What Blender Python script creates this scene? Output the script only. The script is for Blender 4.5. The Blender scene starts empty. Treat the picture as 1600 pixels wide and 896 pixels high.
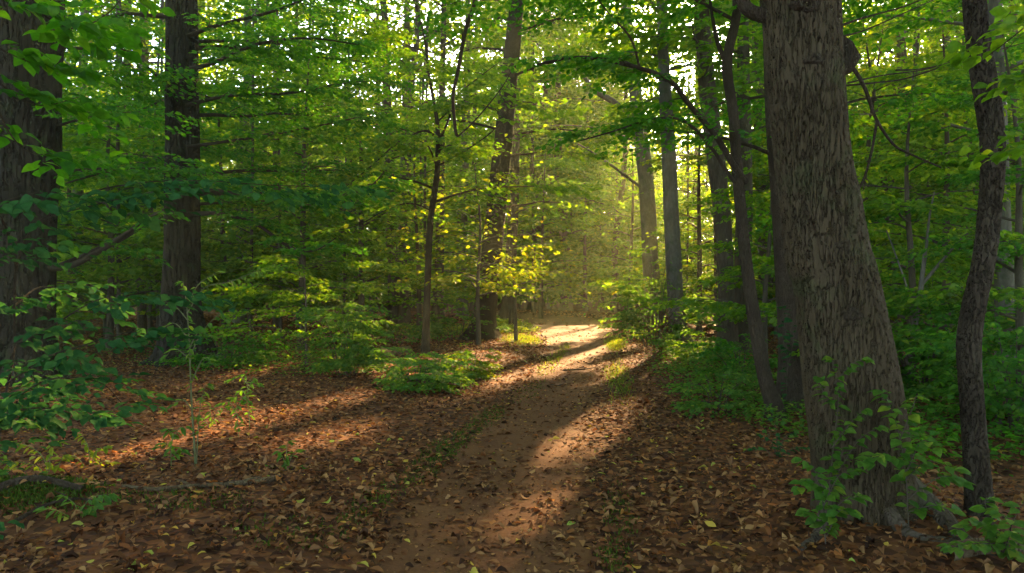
import bpy, math
import numpy as np
from math import radians, pi, sin, cos

RS = np.random.default_rng(11)
F, CH = 1200.0, 1.5
SC = bpy.context.scene
COL = SC.collection


def P(x, y, d):
    """a pixel of the 1600 x 896 photograph at depth d -> world point (camera level, looking along +Y)"""
    return np.array([(x - 800.0) / F * d, d, CH - (y - 448.0) / F * d])


def rnd(a, b):
    return a + (b - a) * RS.random()


# ------------------------------------------------------------------ light direction
SUN_AZ, SUN_EL = radians(18.0), radians(25.0)
S = np.array([sin(SUN_AZ) * cos(SUN_EL), cos(SUN_AZ) * cos(SUN_EL), sin(SUN_EL)])
SU = np.array([cos(SUN_AZ), -sin(SUN_AZ), 0.0])
SV = np.cross(SU, S)
SV = SV if SV[2] > 0 else -SV


# ------------------------------------------------------------------ noise, terrain, path
def hsh(i, j, k=0):
    n = (i.astype(np.int64) * 374761393 + j.astype(np.int64) * 668265263 + k * 974711) & 0x7FFFFFFF
    n = (n ^ (n >> 13)) * 1274126177 & 0x7FFFFFFF
    n = n ^ (n >> 16)
    return (n & 0xFFFF) / 65535.0


def vnoise(x, y, k=0):
    x = np.asarray(x, float); y = np.asarray(y, float)
    i = np.floor(x); j = np.floor(y)
    u = x - i; v = y - j
    u = u * u * (3 - 2 * u); v = v * v * (3 - 2 * v)
    a = hsh(i, j, k); b = hsh(i + 1, j, k); c = hsh(i, j + 1, k); d = hsh(i + 1, j + 1, k)
    return a + (b - a) * u + (c - a) * v + (a - b - c + d) * u * v


PATH = np.array([(-.10, 1.0, .66), (-.16, 3.0, .66), (-.17, 4.0, .64), (-.15, 5.1, .62), (.13, 7.1, .60), (.38, 8.9, .60), (.80, 11.8, .64),
                 (1.35, 16, .70), (1.90, 22, .95), (2.25, 28, 1.45), (2.2, 33, 1.8), (1.5, 37.5, 1.9), (-.6, 40.5, 1.7), (-4, 42, 1.4), (-9, 42.5, 1.3), (-16, 42, 1.3)])


def smooth_poly(p, n):
    """Catmull-Rom through the rows of p"""
    p = np.asarray(p, float)
    if len(p) < 3:
        t = np.linspace(0, 1, n)[:, None]
        return p[0] * (1 - t) + p[-1] * t
    q = np.vstack([2 * p[0] - p[1], p, 2 * p[-1] - p[-2]])
    m = len(p) - 1
    t = np.linspace(0, m - 1e-6, n)
    i = t.astype(int); f = (t - i)[:, None]
    a, b, c, d = q[i], q[i + 1], q[i + 2], q[i + 3]
    return .5 * (2 * b + (c - a) * f + (2 * a - 5 * b + 4 * c - d) * f ** 2 + (3 * b - a - 3 * c + d) * f ** 3)


PD = smooth_poly(PATH, 170)


def path_q(x, y):
    """distance to the centre line over the half width, and which side (+1 right)"""
    x = np.atleast_1d(np.asarray(x, float)); y = np.atleast_1d(np.asarray(y, float))
    q = np.empty(len(x)); sd = np.empty(len(x))
    for s in range(0, len(x), 20000):
        e = s + 20000
        dx = x[s:e, None] - PD[None, :, 0]; dy = y[s:e, None] - PD[None, :, 1]
        d2 = dx * dx + dy * dy
        k = d2.argmin(1)
        r = np.arange(len(k))
        q[s:e] = np.sqrt(d2[r, k]) / PD[k, 2]
        sd[s:e] = np.sign(dx[r, k])
    return q, sd


def hgt(x, y):
    x = np.asarray(x, float); y = np.asarray(y, float)
    sh = x.shape
    x = x.ravel(); y = y.ravel()
    q, sd = path_q(x, y)
    f = np.clip((q - .9) / 1.8, 0, 1)
    z = f * (.05 * np.sin(.7 * x + .3 * y + 1) + .045 * np.sin(.45 * y - .5 * x) + .03 * np.sin(1.3 * x + .9 * y) + .03)
    z -= .055 * np.exp(-(q / 1.0) ** 2)
    z += .22 * np.exp(-(((x + 3.35) / .8) ** 2 + ((y - 5.05) / .33) ** 2))
    z += .12 * np.exp(-(((x - 2.55) / .7) ** 2 + ((y - 4.75) / .6) ** 2))
    return z.reshape(sh)


def h1(x, y):
    return float(hgt(np.array([x]), np.array([y]))[0])


# ------------------------------------------------------------------ mesh plumbing
def mesh_np(name, V, T=None, Q=None):
    me = bpy.data.meshes.new(name)
    V = np.ascontiguousarray(V, dtype=np.float32)
    nt = 0 if T is None else len(T)
    nq = 0 if Q is None else len(Q)
    idx = []
    if nt: idx.append(np.asarray(T, np.int32).ravel())
    if nq: idx.append(np.asarray(Q, np.int32).ravel())
    idx = np.concatenate(idx)
    me.vertices.add(len(V)); me.vertices.foreach_set('co', V.ravel())
    me.loops.add(len(idx)); me.loops.foreach_set('vertex_index', idx)
    me.polygons.add(nt + nq)
    ls = np.concatenate([np.arange(nt) * 3, nt * 3 + np.arange(nq) * 4]).astype(np.int32)
    me.polygons.foreach_set('loop_start', ls)
    me.update(calc_edges=True)
    return me


def put(name, me, mat, parent=None, smooth=False):
    if mat: me.materials.append(mat)
    if smooth:
        me.polygons.foreach_set('use_smooth', np.ones(len(me.polygons), bool))
    o = bpy.data.objects.new(name, me); COL.objects.link(o)
    if parent is not None: o.parent = parent
    return o


def tag(o, label=None, cat=None, group=None, kind=None):
    if label: o['label'] = label
    if cat: o['category'] = cat
    if group: o['group'] = group
    if kind: o['kind'] = kind
    return o


def empty(name, loc):
    o = bpy.data.objects.new(name, None); COL.objects.link(o)
    o.location = tuple(loc); o.empty_display_size = .2
    return o


class Tubes:
    def __init__(s):
        s.V = []; s.Q = []; s.n = 0

    def add(s, pts, rad, sides=6, flare=0.0, flute=5, ph=0.0, rough=0.0, flare_h=.35):
        pts = np.asarray(pts, float); rad = np.asarray(rad, float)
        n = len(pts)
        tg = np.gradient(pts, axis=0)
        tg /= np.linalg.norm(tg, axis=1)[:, None] + 1e-9
        ref = np.array([0, 1., 0]) if abs(tg[0, 1]) < .8 else np.array([1., 0, 0])
        A = ref - (tg @ ref)[:, None] * tg
        A /= np.linalg.norm(A, axis=1)[:, None] + 1e-9
        B = np.cross(tg, A)
        th = np.linspace(0, 2 * pi, sides, endpoint=False)
        r = rad[:, None] * np.ones((1, sides))
        if rough:
            r = r * (1 + rough * (np.sin(2 * th + ph)[None] * .5 + np.sin(3 * th[None] + 3.1 * pts[:, 2:3] + ph) * .5 + np.sin(5 * th[None] - 1.7 * pts[:, 2:3]) * .3))
        if flare:
            zz = (pts[:, 2] - pts[0, 2])[:, None]
            g = np.exp(-zz / flare_h)
            r = r * (1 + flare * g * (.75 + .55 * np.cos(flute * th + ph)[None] + .25 * np.cos((flute - 2) * th + 2 * ph)[None]))
        V = pts[:, None] + r[..., None] * (np.cos(th)[None, :, None] * A[:, None] + np.sin(th)[None, :, None] * B[:, None])
        i = np.arange(n - 1)[:, None] * sides; j = np.arange(sides)[None]; k = (np.arange(sides)[None] + 1) % sides
        Q = np.stack([i + j, i + k, i + sides + k, i + sides + j], -1).reshape(-1, 4) + s.n
        s.V.append(V.reshape(-1, 3)); s.Q.append(Q); s.n += n * sides

    def mesh(s, name, org=(0, 0, 0)):
        return mesh_np(name, np.concatenate(s.V) - np.asarray(org), Q=np.concatenate(s.Q))


# leaf outlines: (along, across, bend) rows and triangles
L0v = np.array([[0, 0, 0], [.25, 0, .02], [.52, 0, .02], [.8, 0, -.04], [1, 0, -.12],
                [.2, .6, .08], [.48, .98, .10], [.76, .62, .02],
                [.2, -.6, .08], [.48, -.98, .10], [.76, -.62, .02]])
L0t = np.array([[0, 5, 1], [1, 5, 6], [1, 6, 2], [2, 6, 7], [2, 7, 3], [3, 7, 4],
                [0, 1, 8], [1, 9, 8], [1, 2, 9], [2, 10, 9], [2, 3, 10], [3, 4, 10]])
L1v = np.array([[0, 0, 0], [.33, .85, .08], [.72, .7, .03], [1, 0, -.08], [.72, -.7, .03], [.33, -.85, .08]])
L1t = np.array([[0, 2, 1], [0, 3, 2], [0, 4, 3], [0, 5, 4]])
L2v = np.array([[0, 0, 0], [.45, .95, .08], [1, 0, -.05], [.45, -.95, .08]])
L2t = np.array([[0, 2, 1], [0, 3, 2]])
LOD = [(L0v, L0t), (L1v, L1t), (L2v, L2t)]


def unit(v):
    return v / (np.linalg.norm(v, axis=-1, keepdims=True) + 1e-9)


class Leaves:
    def __init__(s):
        s.p = []; s.a = []; s.n = []; s.s = []

    def add(s, p, a, n, sz):
        s.p.append(p); s.a.append(a); s.n.append(n); s.s.append(np.broadcast_to(sz, (len(p),)))

    def count(s):
        return sum(len(x) for x in s.p)

    def mesh(s, name, lod=2, org=(0, 0, 0), ratio=.35, curl=None, carve=True):
        p = np.concatenate(s.p); a = unit(np.concatenate(s.a)); n = np.concatenate(s.n); z = np.concatenate(s.s)
        if carve:
            k = carve_keep(p)
            p, a, n, z = p[k], a[k], n[k], z[k]
        if len(p) == 0: return None
        b = unit(np.cross(n, a)); n = np.cross(a, b)
        v, t = LOD[lod]
        w = ratio * RS.uniform(.85, 1.15, len(p))
        zc = 1.0 if curl is None else curl
        zc = np.broadcast_to(zc, (len(p),))
        V = (p[:, None] + z[:, None, None] * (v[None, :, 0, None] * a[:, None] + (w[:, None] * v[None, :, 1])[..., None] * b[:, None]
                                               + (zc[:, None] * v[None, :, 2])[..., None] * n[:, None]))
        T = t[None] + (np.arange(len(p)) * len(v))[:, None, None]
        return mesh_np(name, V.reshape(-1, 3) - np.asarray(org), T=T.reshape(-1, 3))


# sprays: a flat fan of alternate leaves in unit length; rows of (pos, dir, normal)
def make_spray(rng, nmain=8, side=3, nside=4):
    pos, dr = [], []
    def twig(o, ang, L, n):
        d = np.array([cos(ang), sin(ang), 0])
        for i in range(n):
            t = (i + 1) / n
            sg = 1 if i % 2 else -1
            aa = ang + sg * rng.uniform(.6, 1.1) * (1 - .75 * (i == n - 1))
            q = o + d * L * t + np.array([0, 0, -.10 * (t * L) ** 2 + rng.normal(0, .015)])
            pos.append(q); dr.append([cos(aa), sin(aa), rng.normal(-.18, .22)])
    twig(np.zeros(3), 0, 1, nmain)
    for i in range(side):
        t = .15 + .6 * i / side
        sg = 1 if i % 2 else -1
        twig(np.array([t, 0, 0]), sg * rng.uniform(.55, .85), .62 * (1 - .5 * t), nside)
    pos = np.array(pos); dr = np.array(dr)
    nr = np.array([0, 0, 1.]) + rng.normal(0, .42, (len(pos), 3))
    return pos, dr, nr


_r = np.random.default_rng(5)
SPR = [make_spray(_r) for _ in range(7)]
SPR_S = [make_spray(_r, 6, 2, 3) for _ in range(7)]


def spray_leaves(LS, pos, az, pitch, roll, scale, leaf, tmpl=SPR):
    pos = np.asarray(pos, float); az = np.asarray(az, float); pitch = np.asarray(pitch, float); roll = np.asarray(roll, float); scale = np.asarray(scale, float)
    which = RS.integers(0, len(tmpl), len(pos))
    for w in range(len(tmpl)):
        m = which == w
        if not m.any(): continue
        q, d, n = tmpl[w]
        ca, sa, cp, sp, cr, sr = [f(x)[m] for x in (az, pitch, roll) for f in (np.cos, np.sin)]
        X = np.stack([ca * cp, sa * cp, sp], -1)
        Y0 = np.stack([-sa, ca, 0 * ca], -1); Z0 = np.cross(X, Y0)
        Y = Y0 * cr[:, None] + Z0 * sr[:, None]; Z = np.cross(X, Y)
        B = np.stack([X, Y, Z], 1)  # k,3(basis),3
        pp = pos[m][:, None] + scale[m][:, None, None] * np.einsum('ti,kij->ktj', q, B)
        dd = np.einsum('ti,kij->ktj', d, B); nn = np.einsum('ti,kij->ktj', n, B)
        k = pp.shape[0] * pp.shape[1]
        LS.add(pp.reshape(-1, 3), dd.reshape(-1, 3), nn.reshape(-1, 3), leaf * RS.uniform(.65, 1.2, k))


# ------------------------------------------------------------------ gaps the low sun comes through
TARGETS = []   # centre, half width across the sun, half height, first distance sunward that has to be open


def gap(c, ru, rv, s0, keep=.06):
    TARGETS.append((np.asarray(c, float), ru, rv, s0, keep))


def ground_gap(x, y, ru, length, s0=1.2, keep=.06):
    gap((x, y, 0.0), ru, length * sin(SUN_EL) / 2, s0, keep)


ground_gap(1.6, 24.5, 1.3, 13, 3.0, .04)       # the bend
ground_gap(1.25, 16.5, .65, 11, 2.0, .03)       # down the left lane
ground_gap(2.6, 15.0, .55, 5.5, 2.0, .05)      # verge on the right
ground_gap(1.00, 8.6, .36, 5.0, 1.0, .04)
ground_gap(.10, 5.0, .21, 2.0, .8, .10)
ground_gap(-3.2, 7.0, .30, 3.2, 1.0, .08)
ground_gap(-2.55, 9.2, .45, 3.2, 1.0, .10)
ground_gap(-1.75, 7.6, .30, 1.6, 1.0, .15)
ground_gap(-2.1, 13.0, .5, 4.0, 1.5, .12)
gap(P(770, 405, 19), 2.3, 1.0, .8, .04)      # lit beech spray left of the path
gap(P(690, 350, 20), 1.6, 1.0, 1.0, .10)
gap(P(600, 420, 21), 1.3, .9, 1.2, .18)
gap(P(470, 450, 12.5), 1.5, .5, 1.5, .18)
gap(P(1015, 480, 18.5), 1.7, 1.1, .9, .02)     # shrub right of the path
gap(P(830, 505, 30), 1.8, .6, 1.2, .08)        # green bank inside the bend
gap(P(660, 590, 11), .8, .35, 1.0, .12)
gap(P(540, 540, 13), .8, .6, 1.0, .15)
gap(P(1090, 330, 34), 3.5, 2.6, 1.0, .15)
gap(P(900, 330, 42), 6, 2.0, 1.0, .35)
gap(P(1110, 480, 22), 1.2, .8, 1.0, .25)


gap(P(330, 370, 24), 7, 2.2, 1.0, .32)
gap(P(480, 110, 20), 4.5, 1.8, 1.5, .35)
gap(P(690, 90, 24), 3.2, 1.8, 1.5, .35)
gap(P(1450, 230, 14), 3.2, 2.3, 1.5, .35)
gap(P(430, 430, 13.5), 2.2, .55, 1.5, .22)
gap(P(700, 330, 20.5), 2.6, .9, 1.0, .12)


GUARD = [(np.array([-2.6, 4.4, 0]), 1.3, .75), (np.array([2.0, 4.8, 0]), .9, .8), (np.array([4.0, 6.5, 0]), 1.2, 1.0)]


def carve_keep(p):
    kp = np.ones(len(p))
    for c, ru, rv, s0, keep in TARGETS:
        d = p - c
        u = d @ SU; v = d @ SV; w = d @ S
        e = (u / ru) ** 2 + (v / rv) ** 2
        nz = .55 + .9 * vnoise(p @ SU * 1.6 + 40, p @ SV * 2.2 + 40, 3)
        ins = (w > s0) & (e < nz)
        kp = np.where(ins, np.minimum(kp, keep), kp)
    # the wood is thin in flecks: small openings that run along the sun's direction
    fl = .6 * vnoise(p @ SU * .5 + 100, p @ SV * .7 + 100, 9) + .4 * vnoise(p @ SU * 1.5 + 100, p @ SV * 2 + 100, 10)
    v_ = unit(p - np.array([0, 0, CH]))
    fl = np.where((v_ @ S > cos(radians(22))) & (p[:, 2] > 5), fl - .20, fl)
    for c, ru, rv in GUARD:
        d = p - c
        fl = np.where((d @ SU / ru) ** 2 + (d @ SV / rv) ** 2 < 1, 0, fl)
    kp = np.where((fl > np.where(p[:, 2] > 6, .53, .58)) & (p[:, 1] > 17), np.minimum(kp, .10), kp)
    return RS.random(len(p)) < kp


# ------------------------------------------------------------------ materials
def mat_new(name):
    m = bpy.data.materials.new(name); m.use_nodes = True
    nt = m.node_tree; nt.nodes.clear()
    return m, nt, nt.nodes, nt.links


def ramp(N, cols, interp='LINEAR'):
    r = N.new('ShaderNodeValToRGB'); r.color_ramp.interpolation = interp
    el = r.color_ramp.elements
    while len(el) > 1: el.remove(el[-1])
    el[0].position = cols[0][0]; el[0].color = (*cols[0][1], 1)
    for p, c in cols[1:]:
        e = el.new(p); e.color = (*c, 1)
    return r


def leaf_mat(name, dark, mid, light, trans, tw=.5, gloss=.05, rough=.45):
    m, nt, N, L = mat_new(name)
    g = N.new('ShaderNodeNewGeometry')
    rp = ramp(N, [(0, dark), (.5, mid), (.93, light), (1, tuple(min(1, x * y) for x, y in zip(light, (1.6, 1.25, .8))))])
    L.new(g.outputs['Random Per Island'], rp.inputs[0])
    tc = N.new('ShaderNodeTexCoord'); nz = N.new('ShaderNodeTexNoise'); nz.inputs['Scale'].default_value = 38; nz.inputs['Detail'].default_value = 3
    L.new(tc.outputs['Object'], nz.inputs[0])
    mr = N.new('ShaderNodeMapRange'); mr.inputs[1].default_value = .3; mr.inputs[2].default_value = .7; mr.inputs[3].default_value = .72; mr.inputs[4].default_value = 1.22
    L.new(nz.outputs[0], mr.inputs[0])
    mot = N.new('ShaderNodeMix'); mot.data_type = 'RGBA'; mot.blend_type = 'MULTIPLY'; mot.inputs[0].default_value = 1
    L.new(rp.outputs[0], mot.inputs[6]); L.new(mr.outputs[0], mot.inputs[7])
    class _O: pass
    rp = _O(); rp.outputs = [mot.outputs[2]]
    df = N.new('ShaderNodeBsdfDiffuse'); tr = N.new('ShaderNodeBsdfTranslucent')
    L.new(rp.outputs[0], df.inputs[0])
    mul = N.new('ShaderNodeMix'); mul.data_type = 'RGBA'; mul.blend_type = 'MULTIPLY'; mul.inputs[0].default_value = 1
    L.new(rp.outputs[0], mul.inputs[6]); mul.inputs[7].default_value = (*trans, 1)
    L.new(mul.outputs[2], tr.inputs[0])
    mx = N.new('ShaderNodeMixShader'); mx.inputs[0].default_value = tw
    L.new(df.outputs[0], mx.inputs[1]); L.new(tr.outputs[0], mx.inputs[2])
    gl = N.new('ShaderNodeBsdfGlossy'); gl.inputs['Roughness'].default_value = rough
    gl.inputs[0].default_value = (.8, .8, .8, 1)
    m2 = N.new('ShaderNodeMixShader'); m2.inputs[0].default_value = gloss * .3
    L.new(mx.outputs[0], m2.inputs[1]); L.new(gl.outputs[0], m2.inputs[2])
    o = N.new('ShaderNodeOutputMaterial'); L.new(m2.outputs[0], o.inputs[0])
    return m


def bark_mat(name, c0, c1, c2, zs=.25, sc=14, bump=.6, disp=None, moss=0.0):
    """furrowed bark: plates longer than wide, mottled; disp (metres) displaces a dense mesh for real"""
    m, nt, N, L = mat_new(name)
    tc = N.new('ShaderNodeTexCoord')
    mp = N.new('ShaderNodeMapping'); mp.inputs['Scale'].default_value = (1, 1, zs)
    L.new(tc.outputs['Object'], mp.inputs[0])
    nz = N.new('ShaderNodeTexNoise'); nz.inputs['Scale'].default_value = sc * (.8 if disp else .45); nz.inputs['Detail'].default_value = 4
    L.new(mp.outputs[0], nz.inputs[0])
    wp = N.new('ShaderNodeMix'); wp.data_type = 'RGBA'; wp.blend_type = 'LINEAR_LIGHT'; wp.inputs[0].default_value = .10 if disp else .12
    L.new(mp.outputs[0], wp.inputs[6]); L.new(nz.outputs[1], wp.inputs[7])
    vo = N.new('ShaderNodeTexVoronoi'); vo.feature = 'DISTANCE_TO_EDGE'; vo.inputs['Scale'].default_value = sc
    L.new(wp.outputs[2], vo.inputs[0])
    rg = N.new('ShaderNodeMapRange'); rg.inputs[1].default_value = 0; rg.inputs[2].default_value = .11 if disp else .22; rg.interpolation_type = 'SMOOTHSTEP'
    L.new(vo.outputs[0], rg.inputs[0])
    n2 = N.new('ShaderNodeTexNoise'); n2.inputs['Scale'].default_value = sc * 2.4; n2.inputs['Detail'].default_value = 6; n2.inputs['Roughness'].default_value = .65
    L.new(mp.outputs[0], n2.inputs[0])
    n3 = N.new('ShaderNodeTexNoise'); n3.inputs['Scale'].default_value = 2.2; n3.inputs['Detail'].default_value = 5
    L.new(tc.outputs['Object'], n3.inputs[0])
    mxn = N.new('ShaderNodeMath'); mxn.operation = 'MULTIPLY_ADD'; mxn.inputs[1].default_value = .55
    L.new(n2.outputs[0], mxn.inputs[0])
    m3 = N.new('ShaderNodeMath'); m3.operation = 'MULTIPLY'; m3.inputs[1].default_value = .5
    L.new(n3.outputs[0], m3.inputs[0]); L.new(m3.outputs[0], mxn.inputs[2])
    rp = ramp(N, [(.3, c0), (.5, c1), (.72, c2)])
    L.new(mxn.outputs[0], rp.inputs[0])
    col = rp.outputs[0]
    if moss:
        n4 = N.new('ShaderNodeTexNoise'); n4.inputs['Scale'].default_value = 3.1; n4.inputs['Detail'].default_value = 7; n4.inputs['Roughness'].default_value = .7
        L.new(tc.outputs['Object'], n4.inputs[0])
        r4 = N.new('ShaderNodeMapRange'); r4.inputs[1].default_value = .54; r4.inputs[2].default_value = .66; r4.inputs[4].default_value = moss
        L.new(n4.outputs[0], r4.inputs[0])
        mm = N.new('ShaderNodeMix'); mm.data_type = 'RGBA'; mm.inputs[7].default_value = (.045, .065, .02, 1)
        L.new(r4.outputs[0], mm.inputs[0]); L.new(col, mm.inputs[6]); col = mm.outputs[2]
    bs = N.new('ShaderNodeBsdfPrincipled'); bs.inputs['Roughness'].default_value = .9
    bs.inputs['Specular IOR Level'].default_value = .08
    L.new(col, bs.inputs['Base Color'])
    hs = N.new('ShaderNodeMath'); hs.operation = 'MULTIPLY_ADD'; hs.inputs[1].default_value = .5 if disp else .35
    L.new(n2.outputs[0], hs.inputs[0]); L.new(rg.outputs[0], hs.inputs[2])
    o = N.new('ShaderNodeOutputMaterial'); L.new(bs.outputs[0], o.inputs[0])
    if disp:
        dn = N.new('ShaderNodeDisplacement'); dn.inputs['Scale'].default_value = disp; dn.inputs['Midlevel'].default_value = 1.0
        L.new(hs.outputs[0], dn.inputs[0]); L.new(dn.outputs[0], o.inputs['Displacement'])
        m.displacement_method = 'BOTH'
    else:
        bp = N.new('ShaderNodeBump'); bp.inputs['Strength'].default_value = bump; bp.inputs['Distance'].default_value = .03
        L.new(hs.outputs[0], bp.inputs['Height']); L.new(bp.outputs[0], bs.inputs['Normal'])
    return m


def litter_mat():
    m, nt, N, L = mat_new('dry_leaves')
    g = N.new('ShaderNodeNewGeometry')
    rp = ramp(N, [(0, (.026, .010, .005)), (.22, (.070, .027, .011)), (.42, (.125, .046, .016)), (.60, (.20, .070, .021)), (.72, (.16, .076, .032)),
                  (.86, (.26, .122, .044)), (.93, (.33, .165, .060)), (.965, (.29, .090, .020)), (.985, (.42, .28, .04)), (1, (.20, .26, .04))])
    L.new(g.outputs['Random Per Island'], rp.inputs[0])
    df = N.new('ShaderNodeBsdfDiffuse'); tr = N.new('ShaderNodeBsdfTranslucent')
    L.new(rp.outputs[0], df.inputs[0]); L.new(rp.outputs[0], tr.inputs[0])
    mx = N.new('ShaderNodeMixShader'); mx.inputs[0].default_value = .18
    L.new(df.outputs[0], mx.inputs[1]); L.new(tr.outputs[0], mx.inputs[2])
    gl = N.new('ShaderNodeBsdfGlossy'); gl.inputs['Roughness'].default_value = .5; gl.inputs[0].default_value = (.8, .8, .8, 1)
    m2 = N.new('ShaderNodeMixShader'); m2.inputs[0].default_value = .010
    L.new(mx.outputs[0], m2.inputs[1]); L.new(gl.outputs[0], m2.inputs[2])
    o = N.new('ShaderNodeOutputMaterial'); L.new(m2.outputs[0], o.inputs[0])
    return m


def ground_mat(name, leafy=True):
    m, nt, N, L = mat_new(name)
    tc = N.new('ShaderNodeTexCoord')
    n1 = N.new('ShaderNodeTexNoise'); n1.inputs['Scale'].default_value = 1.3 if leafy else 2.6; n1.inputs['Detail'].default_value = 8; n1.inputs['Roughness'].default_value = .6
    n2 = N.new('ShaderNodeTexNoise'); n2.inputs['Scale'].default_value = 45; n2.inputs['Detail'].default_value = 6; n2.inputs['Roughness'].default_value = .7
    L.new(tc.outputs['Object'], n1.inputs[0]); L.new(tc.outputs['Object'], n2.inputs[0])
    bs = N.new('ShaderNodeBsdfPrincipled'); bs.inputs['Roughness'].default_value = .92; bs.inputs['Specular IOR Level'].default_value = .08
    bp = N.new('ShaderNodeBump'); bp.inputs['Strength'].default_value = .7; bp.inputs['Distance'].default_value = .02
    if leafy:
        vo = N.new('ShaderNodeTexVoronoi'); vo.inputs['Scale'].default_value = 15; vo.inputs['Randomness'].default_value = 1
        L.new(tc.outputs['Object'], vo.inputs[0])
        rp = ramp(N, [(0, (.022, .009, .005)), (.35, (.060, .023, .010)), (.6, (.105, .040, .015)), (.85, (.165, .062, .021)), (1, (.21, .10, .04))])
        sep = N.new('ShaderNodeSeparateColor'); L.new(vo.outputs['Color'], sep.inputs[0])
        mxx = N.new('ShaderNodeMath'); mxx.operation = 'MULTIPLY_ADD'; mxx.inputs[1].default_value = .65
        m4 = N.new('ShaderNodeMath'); m4.operation = 'MULTIPLY'; m4.inputs[1].default_value = .4
        L.new(n2.outputs[0], m4.inputs[0]); L.new(sep.outputs[0], mxx.inputs[0]); L.new(m4.outputs[0], mxx.inputs[2])
        L.new(mxx.outputs[0], rp.inputs[0])
        L.new(rp.outputs[0], bs.inputs['Base Color'])
        L.new(vo.outputs[0], bp.inputs['Height'])
    else:
        mxx = N.new('ShaderNodeMath'); mxx.operation = 'MULTIPLY_ADD'; mxx.inputs[1].default_value = .5
        m4 = N.new('ShaderNodeMath'); m4.operation = 'MULTIPLY'; m4.inputs[1].default_value = .5
        L.new(n2.outputs[0], m4.inputs[0]); L.new(n1.outputs[0], mxx.inputs[0]); L.new(m4.outputs[0], mxx.inputs[2])
        rp = ramp(N, [(.28, (.060, .024, .010)), (.5, (.112, .046, .018)), (.72, (.165, .071, .027))])
        L.new(mxx.outputs[0], rp.inputs[0]); L.new(rp.outputs[0], bs.inputs['Base Color'])
        L.new(n2.outputs[0], bp.inputs['Height']); bp.inputs['Strength'].default_value = .5
    L.new(bp.outputs[0], bs.inputs['Normal'])
    o = N.new('ShaderNodeOutputMaterial'); L.new(bs.outputs[0], o.inputs[0])
    return m


M = dict(
    beech=leaf_mat('beech_leaf', (.042, .116, .006), (.066, .156, .008), (.105, .190, .010), (2.6, 2.15, .6), .60),
    far=leaf_mat('far_leaf', (.047, .118, .007), (.072, .156, .009), (.112, .190, .011), (2.6, 2.1, .6), .60, .03),
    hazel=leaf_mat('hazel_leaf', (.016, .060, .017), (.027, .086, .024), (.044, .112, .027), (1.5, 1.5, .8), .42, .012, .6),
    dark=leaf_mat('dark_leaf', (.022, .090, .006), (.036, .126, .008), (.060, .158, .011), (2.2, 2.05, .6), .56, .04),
    gold=leaf_mat('pale_leaf', (.055, .125, .006), (.082, .158, .008), (.13, .185, .012), (2.6, 1.9, .6), .60, .04),
    herb=leaf_mat('herb_leaf', (.040, .110, .010), (.062, .145, .014), (.10, .175, .018), (2.0, 1.8, .8), .52, .05),
    oak=bark_mat('oak_bark', (.030, .018, .009), (.052, .034, .018), (.082, .056, .032), .13, 26, disp=.013, moss=.35),
    bark=bark_mat('brown_bark', (.040, .027, .018), (.072, .050, .033), (.12, .086, .058), .16, 16, .7, moss=.5),
    beechbark=bark_mat('grey_bark', (.060, .050, .037), (.095, .079, .059), (.15, .128, .096), .35, 9, .25, moss=.6),
    darkbark=bark_mat('dark_bark', (.028, .018, .011), (.052, .034, .021), (.088, .060, .038), .18, 34, .8),
    flaky=bark_mat('flaky_bark', (.016, .010, .006), (.036, .024, .015), (.085, .060, .040), .32, 26, disp=.012),
    furrow=bark_mat('furrowed_bark', (.014, .009, .006), (.027, .018, .012), (.050, .035, .023), .14, 12, disp=.032, moss=.35),
    twig=bark_mat('twig_bark', (.04, .03, .02), (.07, .052, .035), (.11, .085, .06), .3, 30, .3),
    pale=bark_mat('pale_stem', (.075, .075, .030), (.105, .105, .045), (.145, .14, .062), .2, 30, .2),
    greenstem=leaf_mat('green_stem', (.09, .11, .04), (.12, .15, .05), (.15, .18, .06), (1, 1, 1), .1),
    litter=litter_mat(), ground=ground_mat('leafy_soil'), path=ground_mat('dirt', False),
    moss=leaf_mat('moss_green', (.036, .060, .010), (.055, .085, .012), (.085, .115, .018), (1.5, 1.5, .8), .4, .01),
    rot=bark_mat('rotten_wood', (.07, .042, .022), (.13, .085, .046), (.20, .14, .08), .3, 18, .8, moss=.5),
)


# ------------------------------------------------------------------ limbs, sprays, trees
def limb_poly(p0, az, L, pit0, pit1, n=7, wob=.25):
    pts = [np.asarray(p0, float)]
    a = az
    for i in range(n - 1):
        t = i / (n - 2)
        a += RS.normal(0, wob * .4)
        pt = pit0 + (pit1 - pit0) * t + RS.normal(0, .06)
        pts.append(pts[-1] + L / (n - 1) * np.array([cos(a) * cos(pt), sin(a) * cos(pt), sin(pt)]))
    return np.array(pts)


class Foliage:
    """collects spray positions for one crown"""
    def __init__(s):
        s.pos, s.az, s.pi, s.ro, s.sc = [], [], [], [], []

    def spray(s, p, az, pit, sc):
        s.pos.append(np.asarray(p, float)); s.az.append(az); s.pi.append(pit); s.ro.append(RS.normal(0, .13)); s.sc.append(sc)

    def leaves(s, leaf, tmpl=SPR):
        LS = Leaves()
        if s.pos: spray_leaves(LS, s.pos, s.az, s.pi, s.ro, s.sc, leaf, tmpl)
        return LS


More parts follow.
